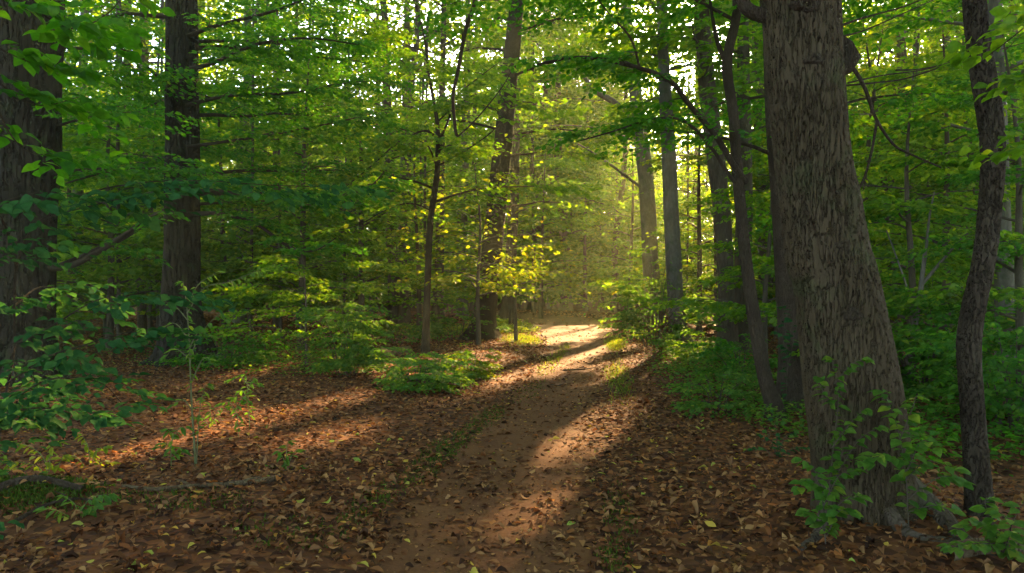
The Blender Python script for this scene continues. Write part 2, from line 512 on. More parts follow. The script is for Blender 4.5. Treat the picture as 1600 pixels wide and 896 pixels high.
def foliate(fo, tb, pts, r0, spray, step, sub, t0=.25, droop=-.07, thick=1.0, fill=1.0):
    """side twigs alternately along a limb, each carrying flat sprays"""
    pts = np.asarray(pts)
    seg = np.linalg.norm(np.diff(pts, axis=0), axis=1); L = seg.sum(); cum = np.concatenate([[0], np.cumsum(seg)])
    d = L * t0; sg = 1 if RS.random() < .5 else -1
    while d < L:
        k = min(np.searchsorted(cum, d) - 1, len(pts) - 2); k = max(k, 0)
        f = (d - cum[k]) / seg[k]
        p = pts[k] * (1 - f) + pts[k + 1] * f
        tv = pts[k + 1] - pts[k]
        az = math.atan2(tv[1], tv[0])
        t = d / L
        sl = sub * (1 - .55 * t) * rnd(.7, 1.25)
        a2 = az + sg * rnd(.6, 1.05)
        if RS.random() < fill:
            q = limb_poly(p, a2, sl, rnd(-.05, .2), rnd(-.25, .05), 4, .3)
            if tb is not None:
                tb.add(q, np.linspace(max(.003, r0 * .3 * (1 - t * .6)) * thick, .0015 * thick, 4), 3)
            ns = max(1, int(round(sl / (spray * .42))))
            for i in range(ns):
                u = (i + .35) / ns
                j = min(int(u * 3), 2); g = u * 3 - j
                pp = q[j] * (1 - g) + q[j + 1] * g
                s2 = 1 if i % 2 else -1
                fo.spray(pp, a2 + s2 * rnd(.25, .8), rnd(-.12, .14) + droop, spray * rnd(.75, 1.2))
            fo.spray(q[-1], a2 + rnd(-.2, .2), rnd(-.3, 0) + droop, spray * rnd(.75, 1.1))
        if RS.random() < .8 * fill:
            fo.spray(p, az + sg * rnd(.1, .5), rnd(-.2, .1) + droop, spray * rnd(.7, 1.1))
        sg = -sg; d += step * rnd(.75, 1.25)
    tv = pts[-1] - pts[-2]
    fo.spray(pts[-1], math.atan2(tv[1], tv[0]), droop, spray)


def trunk_from_px(px, d, extra=None):
    """pixel rows (x, y, width) -> points, radii; base first"""
    px = sorted(px, key=lambda r: -r[1])
    pts = [P(x, y, d if np.isscalar(d) else d) for x, y, w in px]
    rad = [w / F * d / 2 for x, y, w in px]
    return np.array(pts), np.array(rad)


def extend(pts, rad, H, r1=.05, n=5, wob=.15):
    """carry a trunk on above the frame to height H"""
    d = pts[-1] - pts[-2]; d = d / max(d[2], .05)
    d[:2] = np.clip(d[:2], -.12, .12)
    z0 = pts[-1][2]
    if z0 >= H - .5: return pts, rad
    E, Rr = [], []
    for i in range(1, n + 1):
        t = i / n
        p = pts[-1] + d * (H - z0) * t * (1 if i else 1)
        p[:2] += RS.normal(0, wob, 2) * t
        E.append(p); Rr.append(rad[-1] * (1 - t) + r1 * t)
    return np.vstack([pts, E]), np.concatenate([rad, Rr])


def trunk_at(pts, rad, z):
    k = int(np.clip(np.searchsorted(pts[:, 2], z) - 1, 0, len(pts) - 2))
    f = np.clip((z - pts[k, 2]) / max(pts[k + 1, 2] - pts[k, 2], 1e-3), 0, 1)
    return pts[k] * (1 - f) + pts[k + 1] * f, rad[k] * (1 - f) + rad[k + 1] * f


GOLD = 2.399963


def tree(name, label, cat, trunk, bark, leafmat, tiers=(), limbs=(), lod=2, leaf=.075, group=None, flare=.5, sides=14,
         branch_parts=True, rings=None, tmpl=SPR, twigs=True, rough=.05, extra_trunks=(), flare_h=.35):
    """trunk: (pts, rad) base first. tiers: dicts of automatic limbs. limbs: dicts(pts, r0, r1, leafy) drawn from the photograph."""
    pts, rad = trunk
    n = rings or max(10, int((pts[-1, 2] - pts[0, 2]) * 3))
    A = smooth_poly(np.column_stack([pts, rad]), n)
    bz = h1(pts[0, 0], pts[0, 1])
    base = np.array([pts[0, 0], pts[0, 1], bz])
    A[0, 2] = min(A[0, 2], bz) - .12
    root = empty(name, base); tag(root, label, cat, group)
    tb = Tubes(); tb.add(A[:, :3], np.maximum(A[:, 3], .004), sides, flare, 5, rnd(0, 6), rough, flare_h)
    for ep, er in extra_trunks:
        E = smooth_poly(np.column_stack([ep, er]), 14)
        tb.add(E[:, :3], E[:, 3], 8)
    fo = Foliage(); bt = Tubes()
    T, TR = A[:, :3], A[:, 3]
    az0 = rnd(0, 6)
    parts = []
    for lb in limbs:
        q = np.asarray(lb['pts'], float)
        B = smooth_poly(np.column_stack([q, np.linspace(lb['r0'], lb['r1'], len(q))]), max(10, len(q) * 4))
        one = Tubes(); one.add(B[:, :3], B[:, 3], 7, rough=.12)
        if lb.get('leafy'):
            foliate(fo, one, B[::3, :3], lb['r0'], lb.get('spray', .5), lb.get('step', .3), lb.get('sub', .8), lb.get('t0', .2), fill=lb.get('fill', 1), thick=lb.get('thick', 1))
        parts.append(one)
    for ti in tiers:
        for i in range(ti['n']):
            f = (i + RS.random() * .8) / ti['n']
            z = ti['z0'] + (ti['z1'] - ti['z0']) * f
            p, r = trunk_at(T, TR, z)
            if p[2] < z - .6: continue
            az0 += GOLD + RS.normal(0, .3)
            az = az0
            if ti.get('front') and cos(az - ti['front']) > .55:
                az += pi * rnd(.6, 1.4)
            L = (ti['l0'] + (ti['l1'] - ti['l0']) * f) * rnd(.75, 1.2)
            q = limb_poly(p, az, L, ti.get('p0', .35), ti.get('p1', -.1), 7)
            r0 = max(.006, min(r * .45, .012 * L + .004))
            one = Tubes() if (branch_parts and ti.get('parts', True)) else bt
            one.add(q, np.linspace(r0, .003, 7), 5)
            foliate(fo, one if twigs else None, q, r0, ti.get('spray', .6) * 1.1, ti.get('step', .4) * .86, ti.get('sub', 1.0) * 1.15 * min(1, L / 2.2), ti.get('t0', .22), fill=ti.get('fill', 1))
            if one is not bt: parts.append(one)
    if bt.V:
        for q_ in bt.Q: tb.Q.append(q_ + tb.n)
        tb.V += bt.V; tb.n += bt.n
    put('trunk', tb.mesh('trunk', base), bark, root, True)
    for one in parts:
        put('branch', one.mesh('branch', base), bark if bark not in (M['oak'], M['furrow'], M['flaky']) else M['darkbark'], root, True)
    LS = fo.leaves(leaf * (1.0 if pts[0, 1] < 10 else 1.25 if pts[0, 1] < 16 else 1.45), tmpl)
    if np.hypot(pts[0, 0], pts[0, 1]) < 21: lod = min(lod, 1)
    if LS.count():
        me = LS.mesh('crown', lod, base)
        if me: put('crown', me, leafmat, root)
    STAT[0] += LS.count()
    return root


STAT = [0]

# ================================================================== setting
def build_ground():
    xs = np.unique(np.concatenate([np.linspace(-150, -14, 40), np.linspace(-14, 14, 113), np.linspace(14, 150, 40)]))
    ys = np.unique(np.concatenate([np.linspace(-40, 1, 20), np.linspace(1, 16, 61), np.linspace(16, 50, 69), np.linspace(50, 200, 40)]))
    X, Y = np.meshgrid(xs, ys)
    Z = hgt(X, Y)
    V = np.stack([X, Y, Z], -1).reshape(-1, 3)
    nx = len(xs)
    i = np.arange(len(ys) - 1)[:, None] * nx + np.arange(nx - 1)[None]
    Q = np.stack([i, i + 1, i + nx + 1, i + nx], -1).reshape(-1, 4)
    tag(put('forest_floor', mesh_np('forest_floor', V, Q=Q), M['ground'], None, True), kind='structure')
    # the trodden path: a strip that follows the ground, ragged at its edges, its rims under the litter
    A = smooth_poly(PATH, 420)
    tg = np.gradient(A[:, :2], axis=0); tg /= np.linalg.norm(tg, axis=1)[:, None]
    nr = np.stack([tg[:, 1], -tg[:, 0]], -1)
    w = np.linspace(-1, 1, 17)
    s = np.concatenate([[0], np.cumsum(np.linalg.norm(np.diff(A[:, :2], axis=0), axis=1))])
    el = 1.04 + .22 * (vnoise(s * 2.2, 0 * s, 1) - .5) + .16 * (vnoise(s * 6, 0 * s, 2) - .5)
    er = 1.04 + .22 * (vnoise(s * 2.2, 0 * s + 9, 1) - .5) + .16 * (vnoise(s * 6, 0 * s + 9, 2) - .5)
    k = np.where(w[None] < 0, el[:, None], er[:, None]) * w[None] * A[:, 2:3]
    XY = A[:, None, :2] + k[..., None] * nr[:, None]
    Z = hgt(XY[..., 0], XY[..., 1]) + .010 + .010 * (vnoise(XY[..., 0] * 5, XY[..., 1] * 5, 4) - .5)
    Z[:, 0] -= .05; Z[:, -1] -= .05
    V = np.concatenate([XY, Z[..., None]], -1).reshape(-1, 3)
    i = np.arange(len(A) - 1)[:, None] * 17 + np.arange(16)[None]
    Q = np.stack([i, i + 17, i + 18, i + 1], -1).reshape(-1, 4)
    tag(put('dirt_path', mesh_np('dirt_path', V, Q=Q), M['path'], None, True), kind='structure')


def build_litter():
    LS = [Leaves(), Leaves()]
    curls = [[], []]
    bands = [(2.6, 6.5, 660, .050, 0), (6.5, 10, 480, .049, 1), (10, 16, 430, .047, 1), (16, 27, 210, .062, 1), (27, 46, 55, .11, 1)]
    for y0, y1, den, sz, g in bands:
        ym = y1
        hw = .68 * ym * 1.1 + 1.2
        n = int(den * (y1 - y0) * 2 * hw)
        y = RS.uniform(y0, y1, n); x = RS.uniform(-hw, hw, n)
        k = np.abs(x) < .68 * y * 1.1 + 1.2
        x, y = x[k], y[k]
        q, sd = path_q(x, y)
        qn = q + .35 * (vnoise(x * 1.4, y * 1.4, 21) - .5) + .3 * (vnoise(x * 4, y * 4, 22) - .5)
        cl = vnoise(x * 2.6, y * 2.6, 23)
        keep = np.where(qn > .92, 1.0, np.where(qn > .66, .62 + .18 * sd, .19 + .30 * (cl > .50) + .12 * (y < 7)))
        keep *= np.where(y > 16, np.where(qn < 1, .22, 1), 1)
        keep *= .55 + .6 * vnoise(x * .8, y * .8, 24)
        k = RS.random(len(x)) < keep
        x, y, qn = x[k], y[k], qn[k]
        m = len(x)
        z = hgt(x, y) + np.where(qn > 1, RS.uniform(.004, .035, m), RS.uniform(.012, .02, m))
        az = RS.uniform(0, 2 * pi, m)
        a = np.stack([np.cos(az), np.sin(az), RS.normal(0, .16, m)], -1)
        nn = np.stack([RS.normal(0, .28, m), RS.normal(0, .28, m), np.ones(m)], -1)
        LS[g].add(np.stack([x, y, z], -1), a, nn, sz * np.clip(RS.lognormal(-.05, .36, m), .4, 1.75))
        curls[g].append(RS.normal(.6, 1.7, m))
    # crumbs of leaf and bark trodden into the path
    n = 30000
    y = RS.uniform(2.8, 17, n); x = RS.uniform(-2.2, 3.0, n)
    q, sd = path_q(x, y)
    k = (q < 1.15) & (RS.random(n) < .25 + .9 * vnoise(x * 1.8, y * 1.8, 61))
    x, y = x[k], y[k]; n = len(x); az = RS.uniform(0, 2 * pi, n)
    LS[1].add(np.column_stack([x, y, hgt(x, y) + RS.uniform(.012, .018, n)]), np.stack([np.cos(az), np.sin(az), RS.normal(0, .2, n)], -1),
              np.stack([RS.normal(0, .4, n), RS.normal(0, .4, n), np.ones(n)], -1), .018 * RS.lognormal(0, .4, n))
    curls[1].append(RS.normal(.3, 1, n))
    # rings of dead leaves in one object: nobody could count them
    V, T, off = [], [], 0
    me0 = LS[0].mesh('a', 0, ratio=.29, curl=np.concatenate(curls[0]), carve=False)
    me1 = LS[1].mesh('b', 1, ratio=.30, curl=np.concatenate(curls[1]), carve=False)
    for me in (me0, me1):
        v = np.empty(len(me.vertices) * 3, np.float32); me.vertices.foreach_get('co', v)
        t = np.empty(len(me.loops), np.int32); me.loops.foreach_get('vertex_index', t)
        V.append(v.reshape(-1, 3)); T.append(t.reshape(-1, 3) + off); off += len(me.vertices)
        bpy.data.meshes.remove(me)
    tag(put('fallen_leaves', mesh_np('fallen_leaves', np.concatenate(V), T=np.concatenate(T)), M['litter']),
        'carpet of dry brown leaves over the forest floor and path edges', 'leaf litter', kind='stuff')


def blades(name, label, cat, pts, hh, w, mat, lean=.5):
    """tufts of thin blades at pts (n,2)"""
    n = len(pts)
    z = hgt(pts[:, 0], pts[:, 1])
    p = np.column_stack([pts, z])
    az = RS.uniform(0, 2 * pi, n); l = RS.uniform(.1, lean, n)
    a = np.stack([np.cos(az) * l, np.sin(az) * l, np.ones(n)], -1)
    LS = Leaves(); LS.add(p, a, np.stack([np.cos(az), np.sin(az), -.2 + 0 * az], -1), hh * RS.uniform(.5, 1.3, n))
    tag(put(name, LS.mesh(name, 2, ratio=w, carve=False), mat), label, cat, kind='stuff')


def scatter(cx, cy, rx, ry, n, ang=0.0, gap_=None):
    r = np.sqrt(RS.random(n)) * np.clip(RS.normal(.85, .2, n), .2, 1.4); t = RS.uniform(0, 2 * pi, n)
    u, v = r * np.cos(t) * rx, r * np.sin(t) * ry
    return np.column_stack([cx + u * cos(ang) - v * sin(ang), cy + u * sin(ang) + v * cos(ang)])


def G(x, y):
    d = CH * F / (y - 448.0)
    return np.array([(x - 800) / F * d, d])


# ================================================================== plants
def shrub(name, label, cat, x, y, hh, rad, mat, n=14, leaf=.06, lod=2, spray=.35, group=None, stemmat=None, tmpl=SPR, up=1.0, fill=1.0, carve=True):
    z = h1(x, y); base = np.array([x, y, z])
    root = empty(name, base); tag(root, label, cat, group)
    fo = Foliage(); tb = Tubes()
    for i in range(n):
        az = i * GOLD + rnd(-.4, .4)
        L = rnd(.5, 1.3)
        out = rad * math.sqrt((i + .5) / n)
        top = hh * up * (1 - .45 * (out / rad) ** 2) * L
        b = base + np.array([cos(az), sin(az), 0]) * out * .25 - np.array([0, 0, .03])
        e = base + np.array([cos(az) * out, sin(az) * out, top])
        mid = (b + e) / 2 + np.array([-cos(az) * out * .18, -sin(az) * out * .18, top * .12]) + RS.normal(0, .03, 3)
        q = smooth_poly([b, mid, e], 7)
        tb.add(q, np.linspace(.004 + .004 * hh, .002, 7), 4)
        foliate(fo, tb, q, .008, spray, spray * .55, spray * 1.1, .25, fill=fill)
    put('stem', tb.mesh('stem', base), stemmat or M['twig'], root, True)
    me = fo.leaves(leaf, tmpl).mesh('foliage', lod, base, carve=carve)
    if me: put('foliage', me, mat, root)
    return root


def shoot(name, label, cat, stems, d, mat, leaf=.07, lod=0, stemmat=None, group=None, r=.004, pairs=.055, droop=.3, t0=.25, carve=False, ratio=.33, sprays=None):
    """thin stems drawn from pixels (x, y) or (x, y, d), each with alternate big leaves facing up"""
    P0 = None
    tb = Tubes(); LS = Leaves()
    fo = Foliage()
    for si, st in enumerate(stems):
        q = np.array([P(s[0], s[1], s[2] if len(s) > 2 else d) for s in st])
        if P0 is None:
            P0 = q[0].copy()
        A = smooth_poly(q, max(8, len(q) * 5))
        rr = r if si == 0 else min(r, .0055)
        tb.add(A, np.linspace(rr, rr * .25, len(A)), 6)
        seg = np.linalg.norm(np.diff(A, axis=0), axis=1); cum = np.concatenate([[0], np.cumsum(seg)])
        L = cum[-1]; s_ = L * t0; sg = 1
        ps, as_, ns = [], [], []
        while s_ <= L:
            k = min(max(np.searchsorted(cum, s_) - 1, 0), len(A) - 2)
            f = (s_ - cum[k]) / seg[k]; p = A[k] * (1 - f) + A[k + 1] * f
            tv = unit(A[k + 1] - A[k])
            az = math.atan2(tv[1], tv[0]) if abs(tv[2]) < .8 else rnd(0, 6.28)
            aa = az + sg * rnd(.5, 1.3)
            a = np.array([cos(aa), sin(aa), -rnd(0, droop * 2) + .15])
            ps.append(p); as_.append(a); ns.append(np.array([RS.normal(0, .3), RS.normal(-.25, .3), 1]))
            if sprays: fo.spray(p, az + sg * rnd(.2, .9), rnd(-.3, .12), sprays * rnd(.7, 1.2))
            sg = -sg; s_ += pairs * rnd(.6, 1.3)
        for e in (-.5, .1, .6):
            az = math.atan2(tv[1], tv[0]) + e
            ps.append(A[-1]); as_.append(np.array([cos(az), sin(az), -rnd(0, droop)])); ns.append(np.array([RS.normal(0, .3), RS.normal(-.25, .3), 1]))
        if sprays: continue
        LS.add(np.array(ps), np.array(as_), np.array(ns), leaf * RS.uniform(.65, 1.15, len(ps)))
    if sprays: LS = fo.leaves(leaf, SPR_S)
    base = np.array([P0[0], P0[1], h1(P0[0], P0[1]) if P0[2] < .35 else P0[2]])
    root = empty(name, base); tag(root, label, cat, group)
    put('stem', tb.mesh('stem', base), stemmat or M['twig'], root, True)
    me = LS.mesh('foliage', lod, base, ratio=ratio, carve=carve)
    if me: put('foliage', me, mat, root)
    return root


build_ground()
build_litter()

# ================================================================== trees of the foreground
# -- the big oak
ok = [(1251, -40, 116), (1251, 0, 117), (1267, 225, 113), (1281, 320, 119), (1293, 400, 125), (1306, 446, 126), (1330, 596, 142), (1343, 700, 144), (1351, 790, 152), (1358, 838, 172)]
pts, rad = trunk_from_px(ok, 4.75)
pts, rad = extend(pts, rad, 13, .12)
def opl(rows, d0, d1):
    return np.array([P(x, y, d0 + (d1 - d0) * i / (len(rows) - 1)) for i, (x, y) in enumerate(rows)])
oak_limbs = [
    dict(pts=opl([(1300, 95), (1330, 105), (1352, 140), (1368, 185), (1395, 225), (1420, 240), (1470, 262)], 4.7, 4.9), r0=.016, r1=.006),
    dict(pts=opl([(1370, 190), (1360, 245), (1345, 290), (1318, 320)], 4.8, 4.85), r0=.010, r1=.007),
    dict(pts=opl([(1310, 135), (1365, 130), (1420, 122), (1500, 95), (1620, 62)], 4.75, 5.3), r0=.007, r1=.003),
    dict(pts=opl([(1300, 45), (1350, 28), (1420, 8), (1480, -20)], 4.7, 5.2), r0=.008, r1=.004),
    dict(pts=opl([(1305, 60), (1350, 48), (1410, 22), (1470, -5)], 4.7, 5.4), r0=.006, r1=.004),
    dict(pts=opl([(1400, 110), (1440, 108), (1500, 95)], 4.9, 5.2), r0=.006, r1=.003),
    dict(pts=opl([(1325, 130), (1380, 118), (1450, 108), (1520, 85)], 4.75, 5.5), r0=.006, r1=.003),
    dict(pts=opl([(1225, 30), (1195, 25), (1165, 10), (1150, -40), (1120, -120)], 4.75, 4.8), r0=.055, r1=.03),
]
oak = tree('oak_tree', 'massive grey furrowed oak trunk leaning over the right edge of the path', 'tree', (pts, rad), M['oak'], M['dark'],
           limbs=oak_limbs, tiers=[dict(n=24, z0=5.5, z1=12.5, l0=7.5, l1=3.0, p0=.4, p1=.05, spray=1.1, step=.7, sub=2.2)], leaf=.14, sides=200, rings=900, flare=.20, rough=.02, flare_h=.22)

def knot(root, px, d, r, z_r=.7):
    """a healed branch scar: a lumpy ring round a dark hollow"""
    c = P(px[0], px[1], d) - np.array(root.location)
    u = np.linspace(0, 2 * pi, 28, endpoint=False)
    prof = [(1.25, .35), (1.05, -.05), (.75, -.32), (.48, -.26), (.28, .10), (.12, .45)]
    V = []
    for k, (rr, yy) in enumerate(prof):
        w = 1 + .16 * np.sin(3 * u + px[0]) + .10 * np.sin(7 * u + k)
        V.append(np.stack([c[0] + r * rr * w * np.cos(u), c[1] + r * yy + 0 * u, c[2] + r * z_r * rr * w * np.sin(u)], -1))
    V = np.concatenate(V); n = 28
    i = np.arange(len(prof) - 1)[:, None] * n; j = np.arange(n)[None]; k = (j + 1) % n
    Q = np.stack([i + j, i + k, i + n + k, i + n + j], -1).reshape(-1, 4)
    put('knot', mesh_np('knot', V, Q=Q), M['darkbark'], root, True)

oak_r = .24
knot(oak, (1273, 92), 4.75 - .232, .050, .6)
knot(oak, (1318, 384), 4.75 - .245, .042, .75)
knot(oak, (1335, 492), 4.75 - .265, .046, .75)
knot(oak, (1262, 8), 4.75 - .23, .075, .5)
# burr on the right flank
bt = Tubes()
c = P(1322, 92, 4.75); bt.add(np.array([c + [-.12, 0, -.10], c + [-.02, -.01, -.05], c + [.012, -.01, .0], c + [-.01, 0, .07], c + [-.10, 0, .16]]), [.05, .06, .062, .05, .03], 12, rough=.25)
put('burr', bt.mesh('burr', oak.location), M['darkbark'], oak, True)
# surface roots
rt = Tubes()
for rows, r0 in (([(1400, 800), (1450, 835), (1500, 868), (1560, 890)], .10), ([(1300, 810), (1285, 850), (1240, 880)], .07), ([(1370, 830), (1410, 862), (1480, 872), (1560, 872)], .05)):
    q = []
    for i, (x, y) in enumerate(rows):
        g = G(x, max(y, 835)) if i else G(x, 838)
        q.append([g[0], g[1] if i else 4.7, h1(g[0], g[1]) + (.22 if i == 0 else .03 - .02 * i)])
    q = smooth_poly(q, 12); rt = Tubes(); rt.add(q, np.linspace(r0, r0 * .3, 12), 9, rough=.15)
    put('root', rt.mesh('root', oak.location), M['bark'], oak, True)

# -- thin crooked trunk at the right edge
tr = trunk_from_px([(1522, -40, 32), (1523, 0, 33), (1531, 80, 34), (1545, 170, 35), (1551, 240, 34), (1546, 330, 33), (1537, 410, 32), (1522, 480, 33), (1515, 540, 34), (1519, 620, 34), (1524, 700, 35), (1530, 790, 40), (1534, 850, 56)], 4.55)
tree('crooked_tree', 'thin dark crooked trunk with flaking bark right of the leaning oak', 'tree', extend(*tr, 8, .02), M['flaky'], M['dark'],
     tiers=[dict(n=14, z0=4.0, z1=7.8, l0=3.4, l1=1.6, spray=.7, step=.45, sub=1.2)], leaf=.10, sides=72, rings=640, flare=.3, rough=.12)
# -- pale smooth trunk behind it
tr = trunk_from_px([(1550, -20, 26), (1555, 100, 26), (1563, 300, 27), (1570, 470, 29), (1576, 610, 36)], 11)
tree('beech_tree', 'straight pale grey trunk partly hidden behind the crooked dark one', 'tree', extend(*tr, 16, .06), M['beechbark'], M['dark'],
     tiers=[dict(n=10, z0=3.0, z1=8, l0=3.0, l1=3, spray=.7, step=.5, sub=1.2, fill=.8), dict(n=8, z0=8, z1=15, l0=4, l1=2, spray=1.2, step=.9, sub=1.6, parts=False)], leaf=.10, flare=.3)
# -- dark trunk just left of the oak
tr = trunk_from_px([(1205, -20, 30), (1215, 200, 34), (1225, 330, 36), (1232, 450, 38), (1238, 560, 42), (1241, 655, 52)], 9.2)
tree('dark_tree', 'dark shaded trunk standing close behind the left side of the oak', 'tree', extend(*tr, 15, .06), M['darkbark'], M['dark'],
     tiers=[dict(n=8, z0=2.2, z1=6, l0=1.8, l1=2.6, spray=.55, step=.4, sub=.9, fill=.7), dict(n=8, z0=7, z1=14, l0=4, l1=2, spray=1.2, step=.9, sub=1.6, parts=False)], leaf=.085, flare=.4)
# -- forked curving stem left of it
tr = trunk_from_px([(1152, -20, 13), (1150, 30, 14), (1136, 100, 16), (1146, 180, 16), (1150, 240, 17), (1158, 330, 18), (1167, 420, 19), (1178, 500, 21), (1195, 590, 22), (1208, 630, 25), (1213, 656, 32)], 8.6)
fl = [dict(pts=opl([(1166, 285), (1148, 262), (1120, 215), (1078, 165), (1040, 122), (960, 97), (900, 90), (840, 101)], 8.6, 8.0), r0=.042, r1=.012, leafy=True, spray=.42, step=.24, sub=.6, t0=.42, fill=.6),
      dict(pts=opl([(1163, 300), (1140, 275), (1112, 232), (1070, 190), (1020, 186), (960, 205), (900, 222)], 8.6, 8.3), r0=.026, r1=.006, leafy=True, spray=.38, step=.32, sub=.5, t0=.5, fill=.5),
      dict(pts=opl([(1138, 105), (1122, 70), (1112, 20), (1105, -40)], 8.6, 8.7), r0=.03, r1=.012),
      dict(pts=opl([(1000, 108), (985, 60), (950, 20), (920, -20)], 8.3, 8.0), r0=.014, r1=.006, leafy=True, spray=.42, step=.25, sub=.55, t0=.15, fill=.6)]
tree('forked_tree', 'slender dark curving stem that forks into a leafy branch arching over the path', 'tree', extend(*tr, 8, .02), M['darkbark'], M['dark'], limbs=fl,
     tiers=[dict(n=12, z0=4.4, z1=7.8, l0=3.6, l1=1.6, spray=.6, step=.4, sub=1.1)], leaf=.085, lod=1, sides=14, rings=60, flare=.35, rough=.08)

# ================================================================== middle distance
# -- left dark trunk
tr = trunk_from_px([(283, -20, 44), (285, 200, 48), (284, 400, 52), (284, 480, 58), (288, 545, 74), (289, 566, 92)], 14.6)
NL = [dict(pts=opl([(285, 145), (250, 122), (215, 92), (170, 64)], 14.5, 13.6), r0=.05, r1=.012, leafy=True, spray=.5, step=.35, sub=.8),
      dict(pts=opl([(290, 165), (360, 150), (450, 146), (540, 130), (600, 128)], 14.4, 13.2), r0=.04, r1=.008, leafy=True, spray=.5, step=.3, sub=.9),
      dict(pts=opl([(290, 230), (350, 222), (430, 210), (540, 188), (610, 170)], 14.4, 13.6), r0=.035, r1=.006, leafy=True, spray=.5, step=.3, sub=.9),
      dict(pts=opl([(280, 275), (235, 265), (180, 266), (125, 280), (80, 295)], 14.5, 12.6), r0=.045, r1=.010, leafy=True, spray=.5, step=.4, sub=.8, fill=.7),
      dict(pts=opl([(290, 335), (345, 335), (400, 350), (450, 385), (490, 392), (525, 372)], 14.4, 12.8), r0=.05, r1=.008, leafy=True, spray=.5, step=.3, sub=.9, t0=.3),
      dict(pts=opl([(290, 300), (350, 300), (420, 318), (500, 311), (570, 296), (600, 270)], 14.2, 12.4), r0=.05, r1=.010, leafy=True, spray=.5, step=.3, sub=1.0, t0=.25),
      dict(pts=opl([(285, 60), (340, 40), (420, 20), (500, -10)], 14.5, 13.5), r0=.05, r1=.02, leafy=True, spray=.5, step=.35, sub=1.0),
      dict(pts=opl([(280, 110), (330, 100), (400, 70), (480, 60), (560, 70)], 14.5, 13.0), r0=.05, r1=.012, leafy=True, spray=.5, step=.3, sub=1.0),
      dict(pts=opl([(282, 340), (230, 350), (190, 372), (140, 398), (92, 418)], 14.5, 12.8), r0=.05, r1=.06)]
tree('beech_tree', 'thick dark beech trunk with long flat leafy limbs left of the pale sapling', 'tree', extend(*tr, 20, .1), M['furrow'], M['dark'], limbs=NL,
     tiers=[dict(n=14, front=-1.75, z0=2.8, z1=7.5, l0=3.2, l1=3.6, p0=.2, p1=-.08, spray=.6, step=.4, sub=1.1), dict(n=12, z0=7.5, z1=19, l0=5, l1=2, spray=1.4, step=1.0, sub=1.9, parts=False)], leaf=.085, lod=2, sides=96, rings=640, flare=.45)
# -- far left thick trunk
tr = trunk_from_px([(48, -20, 92), (47, 200, 86), (41, 400, 82), (36, 520, 92), (32, 600, 120)], 11.8)
tree('beech_tree', 'broad dark trunk at the left edge behind hanging hazel leaves', 'tree', extend(*tr, 18, .1), M['furrow'], M['dark'],
     limbs=[dict(pts=opl([(60, 420), (110, 415), (150, 396), (188, 372), (225, 345), (262, 325)], 11.8, 11.0), r0=.06, r1=.02, leafy=True, spray=.5, step=.4, sub=.8, t0=.5, fill=.6)],
     tiers=[dict(n=10, front=-1.1, z0=2.8, z1=6, l0=2.6, l1=3.2, p0=.2, spray=.6, step=.42, sub=1.1), dict(n=10, z0=6, z1=17, l0=4.5, l1=2, spray=1.3, step=1.0, sub=1.8, parts=False)], leaf=.085, sides=120, rings=640, flare=.4)
# -- the leaning tree at the bend
tr = trunk_from_px([(808, -20, 22), (808, 0, 22), (798, 100, 26), (786, 220, 29), (773, 350, 32), (761, 460, 35), (756, 505, 40), (754, 530, 58)], 22)
tree('beech_tree', 'sunlit brown trunk curving to the right above the leafy bank left of the bend', 'tree', extend(*tr, 20, .1), M['darkbark'], M['beech'],
     tiers=[dict(n=14, front=-1.57, z0=3.5, z1=9, l0=2.6, l1=3.6, p0=.3, spray=.7, step=.5, sub=1.2), dict(n=14, z0=9, z1=19.5, l0=4.5, l1=2, spray=1.4, step=1.0, sub=2, parts=False)], leaf=.11, sides=24, flare=.55, flare_h=.3)
TR2 = [
    ('beech_tree', 'thin straight trunk just right of the curving brown tree at the bend', [(806, 200, 13), (803, 310, 15), (797, 430, 18), (793, 497, 24)], 33, 18, 'bark', 4.5),
    ('beech_tree', 'straight trunk half veiled by golden leaves between dark sapling and curving tree', [(690, 200, 10), (688, 330, 13), (686, 430, 15), (684, 507, 21)], 28.5, 17, 'bark', 4),
    ('twin_trunk_tree', 'left stem of a close pair of trunks left of the dark sapling', [(606, 200, 14), (610, 340, 16), (614, 420, 18), (618, 511, 22)], 27.5, 17, 'bark', 4),
    ('twin_trunk_tree', 'right stem of a close pair of trunks left of the dark sapling', [(640, 200, 11), (630, 350, 13), (630, 430, 14), (632, 514, 19)], 27, 16, 'bark', 4),
    ('beech_tree', 'straight grey trunk rising from the verge right of the sunlit shrub', [(1032, -20, 14), (1038, 120, 18), (1045, 250, 22), (1052, 400, 24), (1058, 500, 26), (1063, 543, 40)], 18.8, 18, 'beechbark', 6.0),
    ('beech_tree', 'left stem of paired trunks between verge tree and forked stem', [(1095, -20, 22), (1100, 80, 24), (1112, 200, 27), (1128, 330, 26), (1135, 450, 25), (1137, 552, 32)], 17.3, 18, 'bark', 5.0),
    ('beech_tree', 'right stem of paired trunks between verge tree and forked stem', [(1160, -20, 16), (1162, 150, 20), (1163, 300, 25), (1161, 450, 27), (1163, 546, 34)], 18.2, 18, 'bark', 5.0),
]
for nm, lb, px, d, H, bk, z0 in TR2:
    tree(nm, lb, 'tree', extend(*trunk_from_px(px, d), H, .06), M[bk], M['beech'],
         tiers=[dict(n=9, z0=z0, z1=9, l0=2.2, l1=3.2, p0=.3, spray=.8, step=.6, sub=1.2, fill=.8), dict(n=12, z0=9, z1=H - .4, l0=4, l1=1.6, spray=1.5, step=1.1, sub=2, parts=False)],
         leaf=.12, sides=16, flare=.5, flare_h=.3)
